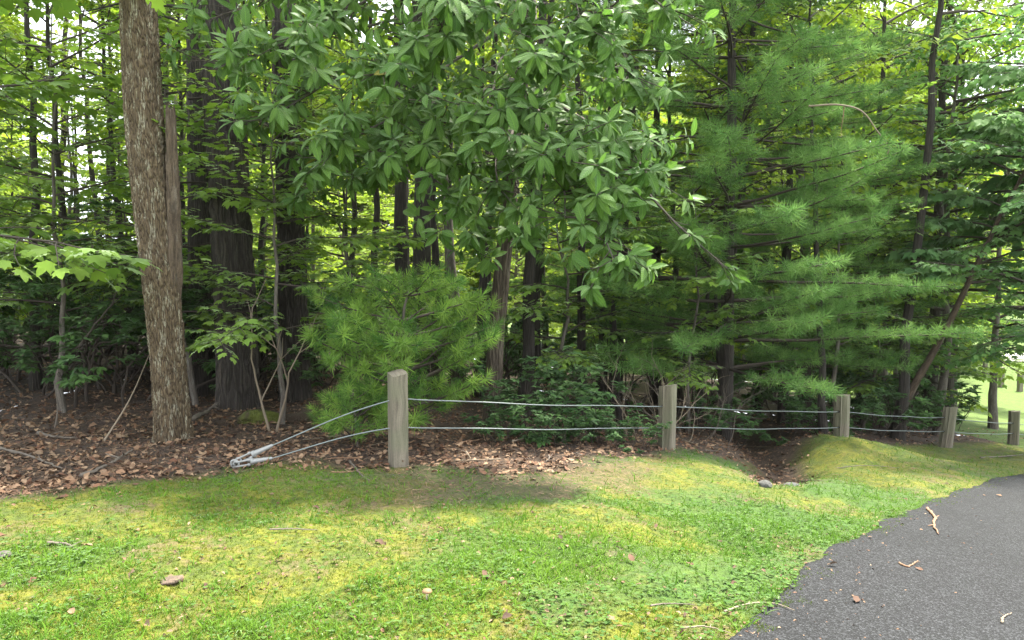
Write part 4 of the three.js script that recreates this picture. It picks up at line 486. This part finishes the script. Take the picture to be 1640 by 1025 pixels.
//@@GROUNDCOVER
// ---------------------------------------------------------------- grass, moss, clover, leaf litter
{
  const r = rng(201), G = new Buf(400000), MS = new Buf(400000), CL = new Buf(200000);
  const inFrame = (x, z) => { const d = -z; return d > 2.9 && Math.abs(x / d) < 0.73; };
  const roadN = (x, z) => roadAt(x, z) + (fbm(x * 2.3, z * 2.3, 3) - 0.5) * 0.16 + (vn(x * 19, z * 19) - 0.5) * 0.035;
  const lawnAt = (x, z) => (1 - litterAt(x, z)) * (roadN(x, z) < 0.03 + 0.1 * (vn(x * 5, z * 5) - 0.6) ? 1 : 0);
  const spot = () => { const d = lerp(1 / 2.95, 1 / 15.5, r()), dd = 1 / d; return [(r() * 2 - 1) * 0.73 * dd, -dd]; }; // even over the picture's depth
  for (let i = 0; i < 78000; i++) { const [x, z] = spot(); const m = lawnAt(x, z); if (m < 0.25 || r() > m) continue; const ms = mossAt(x, z), sm = soilAt(x, z), dens = fbm(x * 1.9 + 20, z * 1.9, 3); if (r() > sstep(0.3, 0.62, dens) * (1 - 0.5 * ms) * (1 - sm * 0.85) + 0.07) continue; const y = Math.max(H(x, z), roadAt(x, z) > -0.04 ? Hbase(x, z) : -9) - 0.004, nb = 4 + r.i(3), tone = vn(x * 1.3 + 5, z * 1.3); for (let k = 0; k < nb; k++) { const a = r() * 6.28, e = r.r(0.35, 1.4), s = r.r(0.02, 0.055) * (r() < 0.1 ? 1.8 : 1), c = mixc([0.045, 0.125, 0.009], [0.12, 0.22, 0.016], clamp(tone * 0.6 + r() * 0.5, 0, 1)); G.leaf(pick(r, T.grass), x + r.s(0.014), y, z + r.s(0.014), Math.cos(a) * Math.cos(e), Math.sin(e), Math.sin(a) * Math.cos(e), r.s(1), 1, r.s(1), s, c[0], c[1], c[2], 1.3); } }
  for (let i = 0; i < 90000; i++) { const [x, z] = spot(); const rd = roadN(x, z); if (rd > 0.22 || (rd > 0 && vn(x * 6 + 3, z * 6) * 0.7 + vn(x * 23, z * 23) * 0.3 < 0.52 + rd * 1.6)) continue; const m = 1 - litterAt(x, z); if (r() > m) continue; const ms = mossAt(x, z), edge = sstep(-0.35, -0.02, rd) * sstep(0.35, 0.6, fbm(x * 4.1, z * 4.1 + 30, 2)); if (r() > 0.3 + 0.7 * Math.max(ms, edge)) continue; if (r() < soilAt(x, z) * 0.7) continue; const y = rd > -0.03 ? Math.max(H(x, z), Hbase(x, z) + 0.004) : H(x, z) - 0.002, n1 = vn(x * 7, z * 7); for (let k = 0; k < 3; k++) { const a = r() * 6.28, e = r.r(0.5, 1.5), c = mixc([0.075, 0.125, 0.007], [0.175, 0.18, 0.008], clamp(sstep(0.4, 0.95, ms * 0.45 + n1 * 0.5) * (1 - 0.6 * edge) * 0.75 + r.s(0.35), 0, 1)); MS.leaf(T.tuft[0], x + r.s(0.006), y, z + r.s(0.006), Math.cos(a) * Math.cos(e), Math.sin(e), Math.sin(a) * Math.cos(e), r.s(1), 1, r.s(1), r.r(0.008, 0.017), c[0], c[1], c[2], 1); } }
  for (let i = 0; i < 26000; i++) { const [x, z] = spot(); const m = lawnAt(x, z); if (r() > m) continue; const cl = fbm(x * 1.4 + 60, z * 1.4 + 12, 3), rgt = sstep(-1.5, 1.2, x); if (r() > sstep(0.42, 0.66, cl + rgt * 0.14) * (1 - 0.8 * mossAt(x, z)) * (1 - soilAt(x, z) * 0.7) + 0.03) continue; const h = r.r(0.01, 0.035), y = Math.max(H(x, z), roadAt(x, z) > -0.04 ? Hbase(x, z) : -9) + h, a0 = r() * 6.28, s = r.r(0.007, 0.017), c = mixc([0.042, 0.105, 0.015], [0.095, 0.175, 0.026], r()); const n3 = 3; for (let k = 0; k < n3; k++) { const a = a0 + k * 2.094; CL.leaf(T.round[0], x, y, z, Math.cos(a), r.r(-0.15, 0.3), Math.sin(a), r.s(0.3), 1, r.s(0.3), s, c[0], c[1], c[2]); } }
  stuff('grass', G.geo(), M.grass, 'short fresh grass blades tufted over the lawn', 'grass');
  stuff('moss', MS.geo(), M.grass, 'yellow-green moss carpeting the lawn and the pavement edge', 'moss');
  stuff('clover', CL.geo(), M.grass, 'small round-leaved clover and weeds spread in the lawn', 'clover');
  // leaf litter
  const LT = new Buf(200000), dead = [[0.075, 0.04, 0.022], [0.22, 0.13, 0.072], [0.28, 0.185, 0.112], [0.14, 0.065, 0.034]];
  const deadCol = () => { const c = mixc(pick(r, dead), pick(r, dead), r() * 0.6), k = r.r(0.7, 1.15); return [c[0] * k, c[1] * k, c[2] * k]; };
  for (let i = 0; i < 34000; i++) { const dd = 1 / lerp(1 / 5.2, 1 / 18, r()), x = (r() * 2 - 1) * 0.75 * dd, z = -dd; const m = x < GX0 ? 1 : litterAt(x, z); if (r() > m * 1.05) continue; const a = r() * 6.28, c = deadCol(); LT.leaf(pick(r, T.dead), x, H(x, z) + r.r(0.004, 0.03), z, Math.cos(a), r.s(0.35), Math.sin(a), r.s(0.5), r() < 0.2 ? -1 : 1, r.s(0.5), 0.018 + 0.068 * Math.pow(r(), 1.9), c[0], c[1], c[2], r.r(0.7, 1.25)); }
  for (let i = 0; i < 16000; i++) { const dd = 1 / lerp(1 / 5.0, 1 / 13, r()), x = (r() * 2 - 1) * 0.75 * dd, z = -dd; const m = x < GX0 ? 1 : Math.max(litterAt(x, z), soilAt(x, z) * 0.8); if (r() > m) continue; const a = r() * 6.28, c = deadCol(); LT.leaf(T.tuft[0], x, H(x, z) + r.r(0.006, 0.034), z, Math.cos(a), r.s(0.15), Math.sin(a), r.s(0.3), 1, r.s(0.3), r.r(0.05, 0.13), c[0], c[1], c[2], 0.16); }
  for (let i = 0; i < 2600; i++) { const [x, z] = spot(); if (r() > lawnAt(x, z) * (0.25 + 0.75 * sstep(0.45, 0.6, bareAt(x, z)))) continue; const a = r() * 6.28, c = deadCol(); LT.leaf(pick(r, T.dead), x, H(x, z) + r.r(0.006, 0.02), z, Math.cos(a), r.s(0.3), Math.sin(a), r.s(0.5), 1, r.s(0.5), r.r(0.012, 0.035), c[0] * 0.8, c[1] * 0.8, c[2] * 0.8); }
  for (let i = 0; i < 9000; i++) { const [x, z] = spot(); const rd = roadN(x, z); if (rd < -0.1 || r() > 0.75 * Math.exp(-Math.max(0, rd) * 5) + 0.012) continue; const a = r() * 6.28, c = deadCol(); LT.leaf(pick(r, T.dead), x, (rd > 0.02 ? Hbase(x, z) + 0.007 : H(x, z) + 0.01), z, Math.cos(a), r.s(0.1), Math.sin(a), r.s(0.2), 1, r.s(0.2), r.r(0.008, 0.028), c[0], c[1], c[2], r.r(0.25, 0.9)); }
  stuff('leaf_litter', LT.geo(), M.litter, 'brown dead leaves covering the forest floor and scraps in the lawn', 'leaves');
  const loneGeo = T.dead.map((t) => (c) => { const b = new Buf(64); b.leaf(t, 0, 0, 0, 0, 0, 1, 0, 1, 0, 1, ...c); return b.geo(); });
  const geos = Array.from({ length: 20 }, (_, k) => loneGeo[k % 5](deadCol().map((v) => v * 0.75)));
  const lone = (x, z, s, label, group, dy = 0.012, geo) => { const m = top('fallen_leaf', geo ?? pick(r, geos), M.litter, label, 'fallen leaf', group); m.position.set(x, H(x, z) + dy, z); m.rotation.set(r.s(0.35), r() * 6.28, r.s(0.35)); m.scale.setScalar(s); return m; };
  let n = 0; for (let i = 0; n < 170 && i < 4000; i++) { const dd = 1 / lerp(1 / 5.4, 1 / 8.2, r()), x = r.r(-0.7, 0.3) * dd, z = -dd; if (litterMask(x, z) < 0.8) continue; n++; lone(x, z, r.r(0.06, 0.1), 'curled brown dead leaf lying on top of the leaf litter', 'dead leaves on the leaf litter', 0.035); }
  const lawnLeaf = geos; for (const [px, py, s, label] of [[214, 915, 0.1, 'curled tan dead leaf on the mossy lawn'], [12, 862, 0.08, 'pinkish dead leaf at the lawn border'], [1015, 905, 0.07, 'small orange dead leaf in the clover'], [1182, 940, 0.09, 'tan dead leaf near the pavement edge'], [1112, 910, 0.05], [985, 1000, 0.06], [860, 770, 0.09, 'brown leaf on the bare soil'], [780, 933, 0.1, 'pale shredded leaf in the grass'], [800, 935, 0.09], [1325, 915, 0.07], [600, 870, 0.07], [820, 990, 0.06], [1290, 820, 0.06], [500, 815, 0.07], [330, 940, 0.05], [120, 990, 0.06], [240, 1010, 0.06], [440, 900, 0.05], [560, 990, 0.05], [900, 870, 0.05], [1050, 850, 0.05], [1150, 870, 0.05], [700, 850, 0.05], [1200, 850, 0.05], [60, 930, 0.06], [150, 880, 0.06]]) { const p = ground(px, py); lone(p.x, p.z, s, label ?? 'small scrap of dead leaf lying in the grass', label ? undefined : 'leaf scraps on the lawn', 0.02); }
  for (const [px, py, s, label] of [[1370, 978, 0.075, 'brown curled leaf lying on the asphalt'], [1325, 915, 0.06, 'tan leaf at the asphalt border'], [1465, 920, 0.05, 'pale leaf scrap beside the bent twig on the asphalt'], [1575, 800, 0.06], [1605, 802, 0.06], [1520, 775, 0.05], [1390, 868, 0.04]]) { const p = ground(px, py); const m = lone(p.x, p.z, s, label ?? 'small leaf scrap on the asphalt', label ? undefined : 'leaf scraps on the asphalt'); m.position.y = Hbase(p.x, p.z) + 0.016; }
  // sticks on grass, litter and asphalt
  const stick = (pix, rad, mat, label, group, lift = 0.008, road = false) => { const p = pix.map(([a, b]) => { const q = ground(a, b); q.y = (road ? Hbase(q.x, q.z) + 0.004 : H(q.x, q.z)) + lift; return q; }); const sr = rng(Math.round(pix[0][0] * 7 + pix[0][1])); const pts = new THREE.CatmullRomCurve3(p).getSpacedPoints(22); pts.forEach((q, i) => { if (i && i < 22) q.add(V(sr.s(rad * 0.55), sr.s(rad * 0.25), sr.s(rad * 0.55))); });
    const b = new Buf(512); b.tube(pts, pts.map((_, i) => rad * lerp(1, 0.35, i / 22) * sr.r(0.75, 1.2)), 6); for (let k = 0; k < 2; k++) { const q = ptOn(pts, sr.r(0.25, 0.8)); b.tube(wander(q, V(sr.s(1), 0.15, sr.s(1)), rad * sr.r(3, 8), 4, sr, 0.2), taper(4, rad * 0.5, rad * 0.15), 4); } return top('fallen_stick', b.geo(true), mat, label, 'stick', group); };
  stick([[1485, 822], [1497, 838], [1495, 850], [1503, 865]], 0.014, M.stickTan, 'crooked orange-tan bark strip lying on the asphalt', undefined, 0.012, true);
  stick([[1440, 912], [1452, 918], [1470, 908]], 0.007, M.stickTan, 'bent pale twig on the asphalt', undefined, 0.008, true);
  stick([[1604, 1010], [1606, 1002], [1620, 994]], 0.006, M.deadTwig, 'curved pale twig near the asphalt foreground', undefined, 0.008, true);
  stick([[1160, 985], [1200, 972], [1240, 975], [1272, 992]], 0.005, M.deadTwig, 'long thin pale twig across the pavement edge', undefined, 0.012, true);
  stick([[1042, 980], [1070, 976], [1112, 978]], 0.005, M.stickGrey, 'thin grey stick lying in clover', undefined, 0.03);
  stick([[1090, 1015], [1130, 1012], [1170, 1022]], 0.005, M.deadTwig, 'pale twig half sunk in the near grass', undefined, 0.025);
  stick([[76, 873], [100, 874], [126, 885]], 0.009, M.stickGrey, 'grey lichen-spotted stick on the mossy lawn', undefined, 0.015);
  stick([[432, 853], [470, 852], [508, 854]], 0.006, M.stickGrey, 'dark straight twig in the yellow moss', undefined, 0.02);
  stick([[560, 742], [580, 765], [592, 774]], 0.009, M.stickGrey, 'dark stick at the foot of the first post', undefined, 0.02);
  stick([[530, 760], [555, 760], [582, 755]], 0.005, M.stickTan, 'reddish twig beside the first post', undefined, 0.02);
  stick([[1270, 777], [1305, 772], [1320, 774]], 0.008, M.stickGrey, 'dark stick beside the grey stones', undefined, 0.02);
  stick([[1340, 752], [1390, 748], [1440, 752]], 0.006, M.stickGrey, 'dark twig on the mossy mound', undefined, 0.02);
  stick([[1570, 735], [1605, 733], [1638, 730]], 0.014, M.stickGrey, 'dark fallen branch near the last post', undefined, 0.02);
  stick([[820, 712], [850, 706], [885, 714], [905, 716]], 0.013, M.deadTwig, 'pale crooked root crossing the leaf litter under the cables', undefined, 0.03);
  stick([[1088, 705], [1110, 713], [1122, 719]], 0.01, M.deadTwig, 'pale stick on the bank behind the second post', undefined, 0.02);
  stick([[1150, 725], [1190, 718], [1235, 720]], 0.008, M.deadTwig, 'thin pale stick lying in the ditch', undefined, 0.04);
  stick([[95, 745], [160, 770], [215, 725]].map(([a, b], i) => [[130, 770], [165, 756], [212, 728]][i]), 0.018, M.stickGrey, 'grey branch lying on the leaf litter before the flaky trunk', undefined, 0.04);
  stick([[0, 725], [40, 735], [100, 758]], 0.014, M.stickGrey, 'long grey branch on the litter at the far left', undefined, 0.04);
  stick([[62, 700], [90, 706], [120, 707]], 0.02, M.stickGrey, 'mossy short branch on the leaf litter', undefined, 0.04);
  stick([[265, 708], [300, 707], [312, 708]], 0.01, M.deadTwig, 'pale stick at the foot of the flaky trunk', undefined, 0.04);
  stick([[310, 680], [330, 668], [350, 655]], 0.03, M.stickGrey, 'thick dead branch propped against the blackish trunk', undefined, 0.06);
  { const r2 = rng(66); for (let i = 0; i < 26; i++) { const px = r2.r(10, 1180), py = r2.r(700, 745), p = ground(px, py); if (litterMask(p.x, p.z) < 0.7) continue; const a = r2() * 3.14, l = r2.r(10, 40); stick([[px - Math.cos(a) * l, py - Math.sin(a) * l * 0.2], [px + r2.s(5), py + r2.s(2)], [px + Math.cos(a) * l, py + Math.sin(a) * l * 0.2]], r2.r(0.004, 0.009), pick(r2, [M.stickGrey, M.deadTwig, M.stickTan]), 'thin dead twig scattered on the leaf litter', 'twigs on the leaf litter', 0.035); } }
  // stones, mushroom
  const stone = (px, py, s, label, col, seed, dy) => { const p = ground(px, py), g = new THREE.IcosahedronGeometry(1, 4), v = g.attributes.position; for (let i = 0; i < v.count; i++) { const a = V(v.getX(i), v.getY(i), v.getZ(i)); const n = 1 + 0.35 * (fbm(a.x * 1.3 + seed, a.y * 1.3 + a.z * 1.7, 3) - 0.5); v.setXYZ(i, a.x * s[0] * n, a.y * s[1] * n, a.z * s[2] * n); } g.computeVertexNormals(); const m = top('stone', g, new THREE.MeshStandardMaterial({ color: new THREE.Color().setRGB(...col), roughness: 0.95, map: stoneMap, bumpMap: grainBump, bumpScale: 0.006 }), label, 'stone'); m.position.set(p.x, H(p.x, p.z) + dy, p.z); m.rotation.y = seed; };
  const stoneMap = tex(128, 128, (i, j, o) => { const n = 0.5 + 0.6 * pn(i / 128, j / 128, 14, 14, 33) + 0.3 * (pn(i / 128, j / 128, 60, 60, 34) - 0.5); o[0] = o[1] = o[2] = toS(clamp(n, 0, 1)); }, true);
  stone(1225, 780, [0.075, 0.045, 0.06], 'rounded grey stone at the mouth of the ditch', [0.11, 0.108, 0.1], 1.3, 0.018); stone(1268, 779, [0.085, 0.035, 0.06], 'flatter dark grey stone beside the rounded stone', [0.12, 0.12, 0.12], 2.9, 0.004);
  stone(275, 934, [0.055, 0.014, 0.042], 'flat tan stone lying in the mossy lawn', [0.17, 0.12, 0.085], 4.1, 0.016); stone(6, 892, [0.045, 0.02, 0.035], 'small pale stone in the lawn next to the grey stick', [0.15, 0.135, 0.115], 5.2, 0.012);
  const mp = ground(684, 960), mu = thing('mushroom', 'small tan mushroom in the grass', 'mushroom'); mu.position.set(mp.x, H(mp.x, mp.z), mp.z); part('stem', new THREE.LatheGeometry([[0.006, -0.01], [0.006, 0.03], [0.008, 0.04]].map(([a, b]) => new THREE.Vector2(a, b)), 10), new THREE.MeshStandardMaterial({ color: new THREE.Color().setRGB(0.6, 0.5, 0.38), roughness: 0.8 }), mu); part('cap', new THREE.LatheGeometry([[0.001, 0.034], [0.022, 0.036], [0.026, 0.04], [0.02, 0.049], [0.01, 0.053], [0.0005, 0.054]].map(([a, b]) => new THREE.Vector2(a, b)), 20), new THREE.MeshStandardMaterial({ color: new THREE.Color().setRGB(0.19, 0.11, 0.05), roughness: 0.7 }), mu);
}
scene.fog = new THREE.FogExp2(0xf4f2e4, 0.0002);                 // faint summer haze under the trees
renderer.render(scene, camera);
